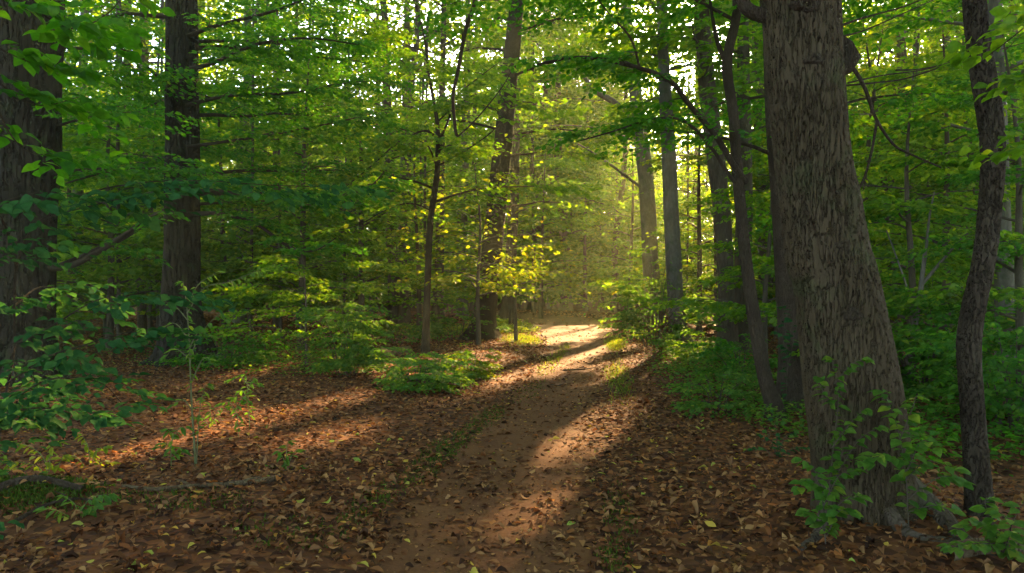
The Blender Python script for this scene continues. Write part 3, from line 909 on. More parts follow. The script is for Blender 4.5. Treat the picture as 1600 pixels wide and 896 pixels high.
# -- hazy tree with a fork
tr = trunk_from_px([(1000, 210, 22), (1005, 240, 24), (1012, 320, 25), (1018, 440, 27), (1021, 506, 38)], 29.5)
lp = P(1003, 225, 29.5)
tree('forked_beech_tree', 'hazy trunk with a wide fork behind the sunlit shrub', 'tree', extend(*tr, 19, .07), M['beechbark'], M['beech'],
     limbs=[dict(pts=[lp, P(985, 190, 29.3), P(958, 160, 29), P(930, 142, 28.6), P(890, 90, 28)], r0=.19, r1=.05, leafy=True, spray=.9, step=.8, sub=1.4, t0=.4),
            dict(pts=[P(1010, 300, 29.5), P(960, 262, 29), P(915, 232, 28.4), P(880, 215, 28)], r0=.06, r1=.02, leafy=True, spray=.8, step=.7, sub=1.0, t0=.5, fill=.6)],
     tiers=[dict(n=10, z0=6, z1=18.5, l0=4, l1=2, spray=1.5, step=1.1, sub=2, parts=False)], leaf=.14, flare=.4)
# -- dark sapling in front
tr = trunk_from_px([(676, 150, 5), (684, 200, 7), (683, 270, 9), (672, 350, 10), (668, 450, 10.5), (664, 555, 13)], 16.9)
SL = [dict(pts=opl([(684, 215), (660, 205), (620, 225), (580, 260), (540, 292)], 16.9, 15.5), r0=.03, r1=.008, leafy=True, spray=.5, step=.32, sub=.8),
      dict(pts=opl([(684, 225), (700, 190), (715, 150), (750, 120), (790, 90)], 16.9, 16.5), r0=.03, r1=.006, leafy=True, spray=.5, step=.32, sub=.8),
      dict(pts=opl([(683, 260), (720, 240), (770, 205), (800, 165)], 16.9, 15.9), r0=.025, r1=.006, leafy=True, spray=.5, step=.32, sub=.8),
      dict(pts=opl([(676, 330), (640, 318), (600, 330), (560, 352), (520, 362)], 16.9, 15.8), r0=.022, r1=.006, leafy=True, spray=.5, step=.3, sub=.7)]
tree('young_beech_tree', 'slim dark sapling trunk among golden leaves above the low shrub', 'tree', extend(*tr, 8.5, .012), M['darkbark'], M['beech'], limbs=SL,
     tiers=[dict(n=14, z0=3.2, z1=8.2, l0=2.4, l1=1.0, p0=.35, spray=.55, step=.36, sub=.9)], leaf=.085, lod=2, sides=10, flare=.25)

# -- understory saplings that hang flat tiers of leaves between the trunks
US = [  # px, depth, height, radius of limbs, n limbs, z0, mat, leaf, label
    (170, 18, 7.0, 2.3, 20, .9, 'beech', .095, 'young beech with bright flat leaf tiers between the two dark left trunks'),
    (480, 13.2, 2.2, 1.5, 12, .5, 'beech', .07, 'low spreading young beech with sun-flecked leaves right of the dark left trunk'),
    (470, 18.5, 7.5, 2.4, 22, 1.0, 'beech', .095, 'tall young beech filling the gap left of the trunk pair'),
    (565, 20.5, 7.5, 2.3, 20, 1.2, 'beech', .095, 'yellow-green young beech in front of the trunk pair'),
    (748, 19.0, 4.6, 2.2, 26, 1.2, 'gold', .085, 'glowing golden young beech beside the curving trunk'),
    (806, 20.3, 3.9, 1.7, 20, 1.3, 'gold', .085, 'golden leaf tiers hanging at head height right of the curving trunk'),
    (655, 23, 6.5, 2.2, 18, 1.2, 'gold', .10, 'golden-leaved young beech behind the dark sapling'),
    (352, 22, 8.0, 2.6, 20, .8, 'beech', .11, 'young beech in the thicket behind the dark left trunk'),
    (250, 27, 9, 2.8, 20, .8, 'beech', .13, 'distant bright young beech seen left of the dark left trunk'),
    (845, 37, 8, 2.6, 18, .8, 'beech', .15, 'hazy young beech closing the far side of the bend'),
    (915, 46, 10, 3.0, 20, .6, 'beech', .18, 'far hazy young beech straight beyond the bend'),
    (985, 38, 9, 2.8, 20, .5, 'beech', .15, 'hazy young beech beyond the path right of the bend'),
    (1092, 24, 7.5, 2.4, 18, .8, 'gold', .11, 'sunlit young beech between verge tree and paired trunks'),
    (1120, 31, 9.5, 2.8, 20, .6, 'gold', .13, 'glowing yellow young beech far behind the paired trunks'),
    (1195, 14.2, 4.5, 1.7, 16, .7, 'beech', .085, 'young beech filling the gap between paired trunks and oak'),
    (1215, 22, 8, 2.4, 20, .8, 'beech', .11, 'taller young beech behind the stem gap left of the oak'),
    (1300, 26, 9, 2.6, 20, .8, 'beech', .12, 'young beech mostly hidden by the leaning oak'),
    (1425, 10.2, 4.6, 1.9, 18, .6, 'beech', .085, 'young beech with flat green tiers right of the oak'),
    (1480, 13.5, 6.5, 2.3, 22, .6, 'beech', .09, 'young beech behind the gap between oak and crooked trunk'),
    (1600, 9.5, 5.0, 1.9, 18, .6, 'dark', .085, 'shaded young beech at the right edge beyond the crooked trunk'),
    (1540, 17.5, 8.5, 2.6, 24, .8, 'beech', .11, 'tall leafy young beech behind the pale right trunk'),
    (1400, 20, 9, 2.6, 24, .8, 'gold', .12, 'yellow-green young beech far behind the right gap'),
    (40, 18.5, 8, 2.4, 20, .9, 'beech', .10, 'young beech at far left behind the broad trunk'),
    (1340, 14.5, 6.5, 2.2, 18, .8, 'beech', .09, 'young beech peeping out right behind the oak'),
    (110, 23, 8, 2.4, 20, .9, 'beech', .12, 'bright young beech further back between the left trunks'),
    (560, 26, 9, 2.6, 20, 2.5, 'beech', .13, 'tall green young beech behind the yellow one'),
    (800, 27, 9, 2.2, 14, 3.6, 'beech', .13, 'young beech with high leaf tiers behind the curving trunk'),
]
for x, d, hh, L, n, z0, mt, lf, lb in US:
    X = (x - 800) / F * d
    lean = RS.normal(0, .04, 2) * hh
    b = np.array([X, d, 0.])
    pts = np.array([b, b + [lean[0] * .2, lean[1] * .2, hh * .33], b + [lean[0] * .6 + RS.normal(0, .08), lean[1] * .6, hh * .66], b + [lean[0], lean[1], hh]])
    rad = np.array([.012 * hh + .006, .010 * hh, .006 * hh, .006])
    tree('young_beech_tree', lb, 'tree', (pts, rad), M['twig'] if hh < 6 else M['bark'], M[mt],
         tiers=[dict(n=n, z0=z0, z1=hh - .15, l0=L, l1=L * .4, p0=.35, p1=-.15, spray=.5 if d < 16 else (.7 if d < 25 else 1.0), step=.36 if d < 16 else (.5 if d < 25 else .75), sub=.9 if d < 16 else 1.2, parts=d < 20)],
         lod=2, leaf=lf, sides=8, flare=.2, branch_parts=True)

# -- thin bare background stems and trunks one can tell apart, then the far rows; copies share their meshes
def copy_tree(src, loc, rz, sc, label=None):
    r = src.copy(); COL.objects.link(r); r.location = loc; r.rotation_euler = (0, 0, rz); r.scale = sc
    if label: r['label'] = label
    for ch in src.children:
        c2 = ch.copy(); COL.objects.link(c2); c2.parent = r
    return r


def blocked(x, y, H):
    """share of a crown's volume that has to stay open for the sun"""
    n = 900
    p = np.column_stack([x + RS.uniform(-2.5, 2.5, n), y + RS.uniform(-2.5, 2.5, n), RS.uniform(2, H, n)])
    hit = np.zeros(n, bool)
    for c, ru, rv, s0, keep in TARGETS:
        d = p - c
        hit |= (d @ S > s0) & ((d @ SU / ru) ** 2 + (d @ SV / rv) ** 2 < 1) & (keep < .2)
    return hit.mean()


PROTO = {}
def wood_tree(kind, X, d, r, H, bark, label, group, tiers, leaf, mat, twigs):
    """kind names a shared prototype; a tree in the sun's way is built on its own so that its leaves can be thinned"""
    z = h1(X, d)
    own = blocked(X, d, H) > .004
    if not own and kind in PROTO:
        src, r0, H0 = PROTO[kind]
        k = H / H0
        return copy_tree(src, (X, d, z), rnd(0, 6.28), (r / r0 * .5 + k * .5, r / r0 * .5 + k * .5, k), label)
    ln = RS.normal(0, .03, 2)
    pts = np.array([[X, d, 0], [X + ln[0] * 4, d, 4.5], [X + ln[0] * 9 + RS.normal(0, .15), d + ln[1] * 5, 10], [X + ln[0] * 12, d + ln[1] * 9, H]])
    t = tree('forest_tree', label, 'tree', (pts, np.array([r * 1.15, r, r * .75, .04])), M[bark], M[mat], tiers=tiers(H), leaf=leaf, sides=9, flare=.5, group=group, twigs=twigs, flare_h=.25)
    if not own: PROTO[kind] = (t, r, H)
    return t


BG = [(222, 24, 12, 'bark'), (186, 28, 15, 'bark'), (375, 30, 18, 'beechbark'), (468, 33, 10, 'bark'), (238, 34, 12, 'bark'), (540, 36, 12, 'bark'), (628, 38, 20, 'beechbark'), (583, 41, 12, 'bark'),
      (120, 25, 10, 'bark'), (432, 28, 10, 'bark'), (885, 47, 16, 'bark'), (906, 50, 9, 'bark'), (862, 52, 9, 'bark'), (958, 45, 10, 'bark'), (940, 52, 8, 'bark'), (1195, 26, 22, 'bark'), (1422, 25, 16, 'beechbark'),
      (1480, 30, 18, 'bark'), (1588, 21, 22, 'beechbark'), (1510, 27, 12, 'bark'), (1450, 38, 14, 'bark'), (722, 40, 12, 'bark'), (740, 46, 10, 'bark'), (825, 50, 12, 'bark'), (1085, 42, 12, 'bark'), (1215, 35, 14, 'bark'), (20, 30, 14, 'bark'), (300, 40, 12, 'bark'), (980, 55, 10, 'bark')]
for i, (x, d, w, bk) in enumerate(BG):
    wood_tree(('slim', i % 3, d > 34), (x - 800) / F * d, d, w / F * d / 2, rnd(19, 24), bk, 'slim bare-stemmed tree standing back in the hazy wood', 'slim trees standing back in the wood',
              lambda H: [dict(n=34, z0=4.5, z1=H - .3, l0=3.8, l1=2.2, p0=.4, spray=1.2, step=.8, sub=1.7, parts=False)], .15 if d < 34 else .19, 'far', d < 32)

taken = []
k = 0
while k < 64:
    d = 38 + 44 * RS.random() ** .8
    X = RS.uniform(-.85, .85) * d
    if any((X - a) ** 2 + (d - b) ** 2 < 14 for a, b in taken): continue
    q, _ = path_q([X], [d])
    if q[0] < 1.6: continue
    taken.append((X, d)); k += 1
    wood_tree(('far', k % 5), X, d, rnd(.10, .22), rnd(20, 26) if -6 < X < 12 else rnd(14, 20), 'bark', 'distant leafy forest tree closing the view in the haze', 'distant trees closing the wood',
              lambda H: [dict(n=60, z0=.6, z1=H - .3, l0=3.6, l1=1.8, p0=.3, spray=1.6, step=1.0, sub=2.0, parts=False)], .24, 'far', False)

# a closed screen of young trees behind the bend
for i, (x, d, H) in enumerate([(835, 47, 8), (862, 50, 9), (888, 48, 7), (915, 52, 10), (940, 49, 8), (968, 47, 9), (998, 50, 9), (850, 56, 12), (905, 58, 13), (955, 57, 12), (1015, 44, 8), (812, 52, 9)]):
    wood_tree(('screen', i % 3), (x - 800) / F * d, d, .05, H, 'bark', 'hazy young tree in the leafy screen behind the bend', 'young trees screening the bend',
              lambda H: [dict(n=30, z0=.5, z1=H - .2, l0=2.6, l1=1.2, p0=.3, spray=1.1, step=.75, sub=1.5, parts=False)], .19, 'far', False)

# young beeches of the thicket, in between
k = 0; taken = []
while k < 46:
    d = rnd(13, 36); X = rnd(-.78, .78) * d
    q, _ = path_q([X], [d])
    px = 800 + F * X / d
    if q[0] < 2.6 or any((X - a) ** 2 + (d - b) ** 2 < 4.5 for a, b in taken): continue
    if 560 < px < 1250 and d < 22: continue
    if 820 < px < 1010: continue
    if d < 17.5 and px < 640: continue
    taken.append((X, d)); k += 1
    side = 'left' if px < 800 else 'right'
    wood_tree(('young', k % 4), X, d, rnd(.03, .05), rnd(6, 10), 'twig', 'young beech with flat leaf tiers in the thicket ' + side + ' of the path', 'young beeches of the thicket',
              lambda H: [dict(n=26, z0=.7, z1=H - .2, l0=2.7, l1=1.0, p0=.35, p1=-.15, spray=.7, step=.5, sub=1.2, parts=False)], .11, 'beech', True)

# the wood beyond, and unseen wood added round about for shade, one mass of foliage nobody could count
def far_and_shading_wood():
    LS = Leaves()
    def mass(x, y, z, size, thr, f=1.0):
        c = vnoise(x * .33 * f + z * .1, z * .42 * f + y * .3 * f, 52) * .6 + vnoise(x * .9 * f, z * .9 * f + y * .8 * f, 53) * .4
        k = c > thr
        x, y, z = x[k], y[k], z[k]; n = len(x)
        az = RS.uniform(0, 2 * pi, n)
        LS.add(np.column_stack([x, y, z]), np.stack([np.cos(az), np.sin(az), RS.normal(-.1, .3, n)], -1), np.stack([RS.normal(0, .5, n), RS.normal(0, .5, n), np.ones(n)], -1), RS.uniform(*size, n))
    n = 330000
    d = RS.uniform(66, 108, n); x = RS.uniform(-.95, .95, n) * d
    mass(x, d, (16 + 9 * vnoise(x * .16, d * .16, 51)) * RS.random(n) ** .9, (.4, .8), .40)
    # unseen wood to the sides and behind, added to block the open sky
    n = 90000
    r = RS.uniform(9, 34, n); a = RS.uniform(radians(128), radians(412), n)
    x = r * np.cos(a); y = r * np.sin(a) + 3
    k = (np.abs(x) > .72 * y + 4) | (y < -4)
    x, y = x[k], y[k]
    mass(x, y, .4 + 19 * RS.random(len(x)), (.3, .55), .42)
    # unseen roof of the wood over the near ground, added to shade it
    n = 34000
    x = RS.uniform(-22, 22, n); y = RS.uniform(-16, 16, n)
    mass(x, y, 12 + 7 * RS.random(n), (.28, .5), .43)
    n = 110000
    y = RS.uniform(20, 66, n); x = RS.uniform(-.8, .8, n) * y
    mass(x, y, 15 + 9 * RS.random(n), (.3, .55), .42)
    me = LS.mesh('far_and_shading_wood', 2)
    tag(put('far_and_shading_wood', me, M['far']), 'mass of hazy foliage beyond the last trees, with unseen foliage added around and overhead for shade', 'woodland', kind='stuff')
far_and_shading_wood()

print('LEAVES', STAT[0])

# ================================================================== shrubs and herbs
def gx(x, y):
    return G(x, y)

for lb, (x, y), hh, r, mt, lf, n, lod in [
    ('low rounded shrub with pale leaves left of the path', (655, 612), .62, .72, 'herb', .050, 26, 1),
    ('small bright shrub at the path edge right of the low rounded shrub', (735, 585), .55, .42, 'gold', .050, 16, 2),
    ('upright yellow-green shrub left of the low rounded shrub', (540, 596), 1.05, .62, 'herb', .058, 22, 2),
    ('large sunlit shrub with arching sprays right of the bend', (1024, 546), 1.9, 1.15, 'herb', .075, 50, 1),
    ('shaded leafy shrub at the foot of the verge tree', (1092, 566), .7, .7, 'herb', .055, 14, 2),
    ('dark low shrub in front of the paired trunks', (1155, 598), .75, .6, 'dark', .05, 14, 2),
    ('low dark shrub beside the base of the forked stem', (1120, 640), .45, .5, 'herb', .05, 12, 2),
    ('leafy shrub under the curving trunk at the bend', (715, 530), .9, 1.2, 'herb', .075, 24, 2),
    ('green shrub behind the dark sapling foot', (620, 535), .8, 1.3, 'herb', .07, 22, 2),
    ('shady shrub at the foot of the dark left trunk', (350, 580), .6, .8, 'dark', .06, 18, 2),
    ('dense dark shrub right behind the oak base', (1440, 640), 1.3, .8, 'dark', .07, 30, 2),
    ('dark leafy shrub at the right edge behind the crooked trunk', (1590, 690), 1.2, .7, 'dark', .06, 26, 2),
]:
    g = gx(x, y)
    shrub('shrub', lb, 'shrub', g[0], g[1], hh, r, M[mt], int(n * .8), lf * 1.4, lod, spray=.30 if lf < .06 else .4, fill=.55)

# green bank inside the bend, herbs on the right verge: ground cover, uncountable
def cover(name, label, patches, mat, leaf, hh, lod=2):
    LS = Leaves()
    for cx, cy, rx, ry, n, ang in patches:
        p2 = scatter(cx, cy, rx, ry, n, ang)
        q, _ = path_q(p2[:, 0], p2[:, 1]); p2 = p2[q > 1.02]
        n = len(p2)
        z = hgt(p2[:, 0], p2[:, 1]) + hh * RS.random(n) ** .8 * (.35 + .9 * vnoise(p2[:, 0] * 1.7, p2[:, 1] * 1.7, 31))
        az = RS.uniform(0, 2 * pi, n)
        LS.add(np.column_stack([p2, z]), np.stack([np.cos(az), np.sin(az), RS.normal(0, .3, n)], -1), np.stack([RS.normal(0, .4, n), RS.normal(0, .4, n), np.ones(n)], -1), leaf * RS.uniform(.6, 1.25, n))
    tag(put(name, LS.mesh(name, lod, carve=False), mat), label, 'ground cover', kind='stuff')

cover('ground_cover', 'low green herbs covering the bank inside the bend', [(-.2, 27.5, 1.5, 4.2, 4200, 0), (-1.2, 24.5, 1.3, 2.0, 1500, 0), (-3.6, 25, 2.5, 2.0, 2200, 0)], M['gold'], .085, .24)
cover('ground_cover', 'dark green herbs along the shaded right verge', [(3.5, 14.5, .9, 3.5, 3000, -.25), (3.0, 10.8, .75, 2.0, 1500, -.2), (2.9, 8.4, .55, 1.2, 700, 0), (4.3, 17.5, 1.2, 3, 2000, 0), (4.6, 10, 1.2, 2.5, 1800, 0)], M['herb'], .065, .30)
cover('ground_cover', 'sparse green seedlings among the leaf litter on the left', [(-4.6, 14.5, 2.4, 1.6, 1500, 0), (-6.5, 18, 4, 2.5, 2500, 0), (-3.2, 12.4, 1.2, .9, 800, 0)], M['herb'], .06, .28)
cover('ground_cover', 'dim undergrowth behind the leaning oak', [(4.6, 7.0, 1.2, 1.6, 1800, 0), (6.5, 10, 1.8, 3, 2500, 0), (3.4, 6.6, .5, .7, 400, 0)], M['dark'], .07, .45)
gs = np.concatenate([scatter(.80, 15.5, .20, 3.0, 260, -.12), scatter(1.25, 18.5, .14, 2.5, 260, -.12), scatter(2.75, 20.5, .28, 3.4, 1800, -.12), scatter(1.75, 12.6, .25, 2.6, 700, -.12), scatter(.3, 21, .6, 2.5, 1600, 0)])
blades('grass', 'thin grass strip beside and between the wheel lanes', 'grass', gs, .075, .05, M['gold'], 1.2)
ms = np.concatenate([scatter(-.64, 6.9, .20, 1.6, 1500, -.16), scatter(-.98, 5.2, .15, .6, 450, -.1), scatter(-.28, 8.8, .18, 1.3, 800, -.15), scatter(.70, 5.0, .12, .8, 400, -.1), scatter(.56, 4.25, .10, .3, 220, 0), scatter(-1.3, 4.5, .45, .35, 300, 0),
                     scatter(-3.3, 4.95, .75, .28, 6000, 0), scatter(-2.1, 5.0, .5, .3, 400, 0), scatter(.25, 11, .2, 1.5, 500, -.15)])
q, _ = path_q(ms[:, 0], ms[:, 1])
blades('moss', 'dark green moss cushions along the path edge and bank', 'moss', ms, .028, .22, M['moss'], 1.5)

# ================================================================== foreground shoots
H_ = M['hazel']
hz = [
    [(-40, 900, 4.0), (-10, 700, 4.0), (20, 560, 4.0), (25, 420, 3.9), (60, 350, 3.9), (150, 320, 3.8), (240, 300, 3.7)],
    [(40, 360, 3.9), (130, 305, 3.9), (230, 285, 3.9), (320, 283, 4.0), (430, 290, 4.1), (540, 292, 4.3)],
    [(20, 540, 4.0), (80, 510, 3.9), (150, 470, 3.9), (220, 456, 3.9), (300, 462, 4.0)],
    [(10, 600, 4.0), (70, 560, 3.8), (130, 540, 3.7), (200, 520, 3.7), (262, 530, 3.8)],
    [(0, 640, 4.0), (60, 600, 3.7), (110, 590, 3.6), (160, 600, 3.6), (190, 630, 3.6)],
    [(-5, 660, 4.0), (40, 640, 3.8), (90, 640, 3.7), (130, 655, 3.7)],
    [(20, 480, 4.0), (60, 450, 4.2), (110, 455, 4.3), (160, 480, 4.4)],
    [(25, 420, 3.9), (10, 360, 3.6), (0, 320, 3.4), (60, 300, 3.3)],
    [(-10, 700, 4.0), (30, 610, 4.3), (70, 600, 4.5), (110, 660, 4.5)],
]
shoot('hazel_shrub', 'blue-green hazel spreading broad leafy branches in at the left edge', 'shrub', hz, 4, H_, .072, 0, M['darkbark'], r=.009, pairs=.085, droop=.35, t0=.12, sprays=.26)
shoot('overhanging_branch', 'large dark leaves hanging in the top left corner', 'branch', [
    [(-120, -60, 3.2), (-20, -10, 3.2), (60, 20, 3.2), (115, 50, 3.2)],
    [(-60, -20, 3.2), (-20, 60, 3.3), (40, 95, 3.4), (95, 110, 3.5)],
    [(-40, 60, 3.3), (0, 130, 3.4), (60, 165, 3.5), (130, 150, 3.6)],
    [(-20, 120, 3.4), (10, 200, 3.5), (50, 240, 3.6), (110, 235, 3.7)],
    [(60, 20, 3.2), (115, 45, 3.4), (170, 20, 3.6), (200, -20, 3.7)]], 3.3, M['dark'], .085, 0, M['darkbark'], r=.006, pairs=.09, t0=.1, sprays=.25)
shoot('overhanging_branch', 'big backlit leaves reaching in at the upper right edge', 'branch', [
    [(1720, -60, 3.6), (1640, 10, 3.6), (1580, 60, 3.6), (1540, 90, 3.7)],
    [(1700, 90, 3.8), (1640, 110, 3.8), (1580, 130, 3.9)],
    [(1720, 180, 3.9), (1640, 215, 4.0), (1585, 240, 4.0)]], 3.6, M['beech'], .085, 0, M['darkbark'], r=.006, pairs=.09, t0=.1, sprays=.25)
# sprouts round the oak
sp = [
    ('sprout with fresh leaves climbing the front of the oak', [[(1290, 830, 4.4), (1300, 720, 4.4), (1310, 620, 4.4), (1300, 560, 4.4)], [(1300, 700, 4.4), (1330, 660, 4.35), (1350, 640, 4.3)], [(1305, 640, 4.4), (1285, 610, 4.35), (1280, 590, 4.3)], [(1303, 600, 4.4), (1330, 570, 4.35), (1348, 562, 4.3)], [(1297, 760, 4.4), (1340, 690, 4.35), (1372, 668, 4.3)]], 'herb', .068),
    ('sprout with paler leaves spreading right of the oak foot', [[(1420, 830, 4.35), (1415, 740, 4.3), (1400, 660, 4.3), (1380, 612, 4.3)], [(1405, 690, 4.3), (1425, 640, 4.3), (1432, 620, 4.3)], [(1415, 750, 4.3), (1450, 720, 4.25), (1490, 735, 4.2)], [(1418, 780, 4.3), (1470, 745, 4.25), (1505, 755, 4.2)], [(1410, 720, 4.3), (1380, 712, 4.2), (1350, 722, 4.1)], [(1420, 800, 4.3), (1460, 790, 4.2), (1490, 800, 4.2)], [(1415, 740, 4.3), (1440, 690, 4.25), (1462, 700, 4.2)]], 'herb', .085),
    ('leafy sprout at the left foot of the oak', [[(1290, 850, 4.2), (1285, 780, 4.2), (1270, 730, 4.2), (1252, 718, 4.2)], [(1287, 790, 4.2), (1310, 745, 4.15), (1335, 735, 4.1)], [(1290, 810, 4.2), (1315, 785, 4.1), (1340, 775, 4.1)], [(1288, 830, 4.2), (1270, 800, 4.15), (1262, 800, 4.1)], [(1292, 838, 4.2), (1310, 800, 4.1), (1325, 800, 4.1)], [(1286, 770, 4.2), (1262, 750, 4.15), (1250, 762, 4.1)]], 'herb', .075),
    ('broad-leaved sprout at the foot of the crooked trunk', [[(1570, 890, 4.1), (1560, 840, 4.1), (1530, 815, 4.0), (1500, 830, 4.0)], [(1565, 860, 4.1), (1590, 800, 4.0), (1610, 775, 4.0)], [(1560, 850, 4.1), (1520, 850, 3.95), (1488, 856, 3.9)], [(1568, 870, 4.1), (1540, 790, 4.0), (1545, 780, 4.0)], [(1570, 880, 4.1), (1600, 840, 3.95), (1620, 825, 3.9)], [(1566, 870, 4.1), (1580, 820, 3.9), (1560, 800, 3.9)]], 'herb', .075),
    ('ivy-like sprout on the dark trunk left of the oak', [[(1228, 640, 8.9), (1230, 560, 8.9), (1225, 500, 8.85), (1222, 480, 8.8)], [(1230, 580, 8.9), (1240, 530, 8.8), (1238, 500, 8.8)], [(1229, 560, 8.9), (1222, 525, 8.8), (1215, 520, 8.8)]], 'hazel', .10),
    ('small herb in leaf litter left of the oak foot', [[(1215, 720), (1205, 690), (1190, 680)], [(1215, 720), (1225, 685), (1240, 676)], [(1215, 720), (1240, 700), (1260, 700)], [(1215, 722), (1195, 702), (1175, 702)], [(1216, 718), (1212, 670), (1208, 655)]], 'hazel', .055),
]
for lb, st, mt, lf in sp:
    shoot('leafy_sprout', lb, 'sprout', st, 6.6, M[mt], lf, 0, M['twig'], pairs=.019 if lf < .1 else .05, droop=.3, t0=.15, r=.004)

# pale sapling in the left foreground and small plants around it
def plant(name, label, stems, d, mat, leaf, stem=None, r=.006, pairs=.06, t0=.55, droop=.6, ratio=.22, lod=1):
    return shoot(name, label, 'sapling' if r > .007 else 'plant', stems, d, mat, leaf, lod, stem or M['greenstem'], r=r, pairs=pairs, t0=t0, droop=droop, ratio=ratio)
d = 6.15
plant('pale_sapling', 'slender pale sapling stem with drooping narrow leaves in the left foreground', [
    [(306, 742), (304, 700), (299, 620), (296, 540), (292, 480), (286, 440)], [(306, 742), (312, 640), (322, 600)], [(298, 600), (318, 560), (332, 570)], [(296, 560), (272, 545), (258, 560)],
    [(296, 560), (315, 520), (345, 490), (352, 500)], [(295, 530), (270, 505), (235, 530)], [(292, 490), (320, 450), (360, 440), (410, 420)], [(292, 480), (310, 445), (340, 425)],
    [(296, 545), (310, 520), (330, 525)], [(293, 500), (275, 480), (255, 470)], [(300, 640), (285, 625), (262, 640)]], d, M['herb'], .075, M['pale'], r=.010, pairs=.03, t0=.45)
for lb, st, dd in [
    ('small drooping seedling left of the pale sapling', [[(268, 742), (267, 700), (270, 680), (262, 672)], [(268, 720), (280, 700), (284, 705)], [(268, 700), (255, 692), (250, 700)], [(268, 690), (280, 670), (290, 668)]], 6.1),
    ('taller of two thin seedlings right of the pale sapling', [[(390, 676), (389, 640), (386, 600), (384, 585)], [(389, 630), (378, 610), (368, 622)], [(388, 610), (396, 590), (402, 600)], [(386, 600), (374, 588), (362, 594)]], 7.9),
    ('shorter of two thin seedlings right of the pale sapling', [[(373, 690), (371, 650), (369, 630), (366, 622)], [(371, 650), (358, 628), (346, 632)], [(370, 640), (380, 620), (386, 628)]], 7.5),
    ('bright clump of narrow seedling leaves at the left edge', [[(75, 760), (70, 720), (50, 700), (20, 690)], [(75, 760), (80, 700), (90, 690)], [(75, 760), (60, 730), (15, 720)], [(75, 760), (95, 720), (98, 712)], [(78, 762), (110, 760), (128, 765)], [(75, 762), (40, 745), (0, 705)]], 5.8),
    ('fan of small leaves right of the fallen branch', [[(448, 742), (444, 720), (436, 705)], [(448, 742), (455, 715), (462, 704)], [(448, 742), (430, 728), (420, 728)], [(448, 742), (468, 730), (472, 730)], [(448, 742), (448, 700), (450, 690)]], 6.1),
    ('yellow-green seedling behind the bright clump at the left edge', [[(140, 738), (138, 700), (128, 680)], [(140, 738), (150, 705), (165, 698)], [(140, 738), (120, 715), (108, 712)], [(140, 738), (160, 722), (172, 724)]], 6.2),
    ('leafy seedling low in the litter at the left edge', [[(30, 790), (25, 750), (5, 735)], [(30, 790), (40, 745), (60, 740)], [(30, 790), (55, 765), (80, 768)], [(30, 790), (10, 765), (-10, 768)]], 5.3),
    ('seedling in the sun streak behind the pale sapling', [[(330, 672), (328, 640), (318, 622)], [(330, 672), (340, 642), (352, 636)], [(330, 672), (318, 655), (306, 652)]], 8.0),
    ('low seedling on the mossy bank in the corner', [[(120, 815, 4.75), (118, 790, 4.7), (100, 775, 4.7)], [(120, 815, 4.75), (140, 780, 4.7), (170, 772, 4.7)], [(120, 815, 4.75), (130, 800, 4.7), (150, 790, 4.6)], [(120, 815, 4.75), (90, 798, 4.6), (70, 795, 4.6)]], 4.75),
    ('yellowish seedling by the fallen branch tip', [[(188, 790, 5.2), (180, 775, 5.2), (172, 772, 5.2)], [(188, 790, 5.2), (185, 765, 5.2), (180, 758, 5.2)]], 5.2),
]:
    plant('seedling', lb, st, dd, M['herb'] if 'bright' not in lb and 'yellow' not in lb else M['gold'], .078, None, .004, .022, .3)

# hanging loop of a dark branch over the middle
vt = Tubes()
A = smooth_poly(opl([(748, -90), (742, 0), (728, 45), (716, 110), (708, 150), (710, 190), (714, 212), (724, 206), (748, 182), (782, 140), (800, 110)], 9.6, 10.2), 50)
base = A[0].copy()
vt.add(A, np.interp(np.linspace(0, 1, 50), [0, .6, .66, 1], [.026, .020, .012, .006]), 9, rough=.12)
vr = empty('hanging_vine', base); tag(vr, 'dark bare vine hanging in a loop over the middle of the wood', 'vine')
put('stem', vt.mesh('stem', base), M['darkbark'], vr, True)
v2 = Tubes(); v2.add(smooth_poly(opl([(718, 100), (722, 70), (722, 45)], 9.7, 9.7), 8), np.linspace(.014, .006, 8), 6); put('side_shoot', v2.mesh('side_shoot', base), M['darkbark'], vr, True)

# forked pale stem in the right thicket
tr = trunk_from_px([(1445, 395, 6), (1436, 470, 9), (1422, 540, 11), (1410, 640, 14)], 9.4)
tree('forked_sapling', 'thin pale forked stem in the thicket right of the oak', 'tree', tr, M['beechbark'], M['beech'],
     limbs=[dict(pts=opl([(1440, 445), (1470, 410), (1500, 375), (1520, 360)], 9.4, 9.2), r0=.022, r1=.008, leafy=True, spray=.45, step=.35, sub=.7, t0=.4),
            dict(pts=opl([(1436, 470), (1446, 400), (1452, 340), (1460, 300)], 9.4, 9.4), r0=.022, r1=.008, leafy=True, spray=.45, step=.35, sub=.7, t0=.4),
            dict(pts=opl([(1428, 520), (1420, 460), (1400, 400), (1385, 360)], 9.4, 9.5), r0=.016, r1=.006, leafy=True, spray=.45, step=.35, sub=.7, t0=.4)], leaf=.085, sides=9, flare=.2)

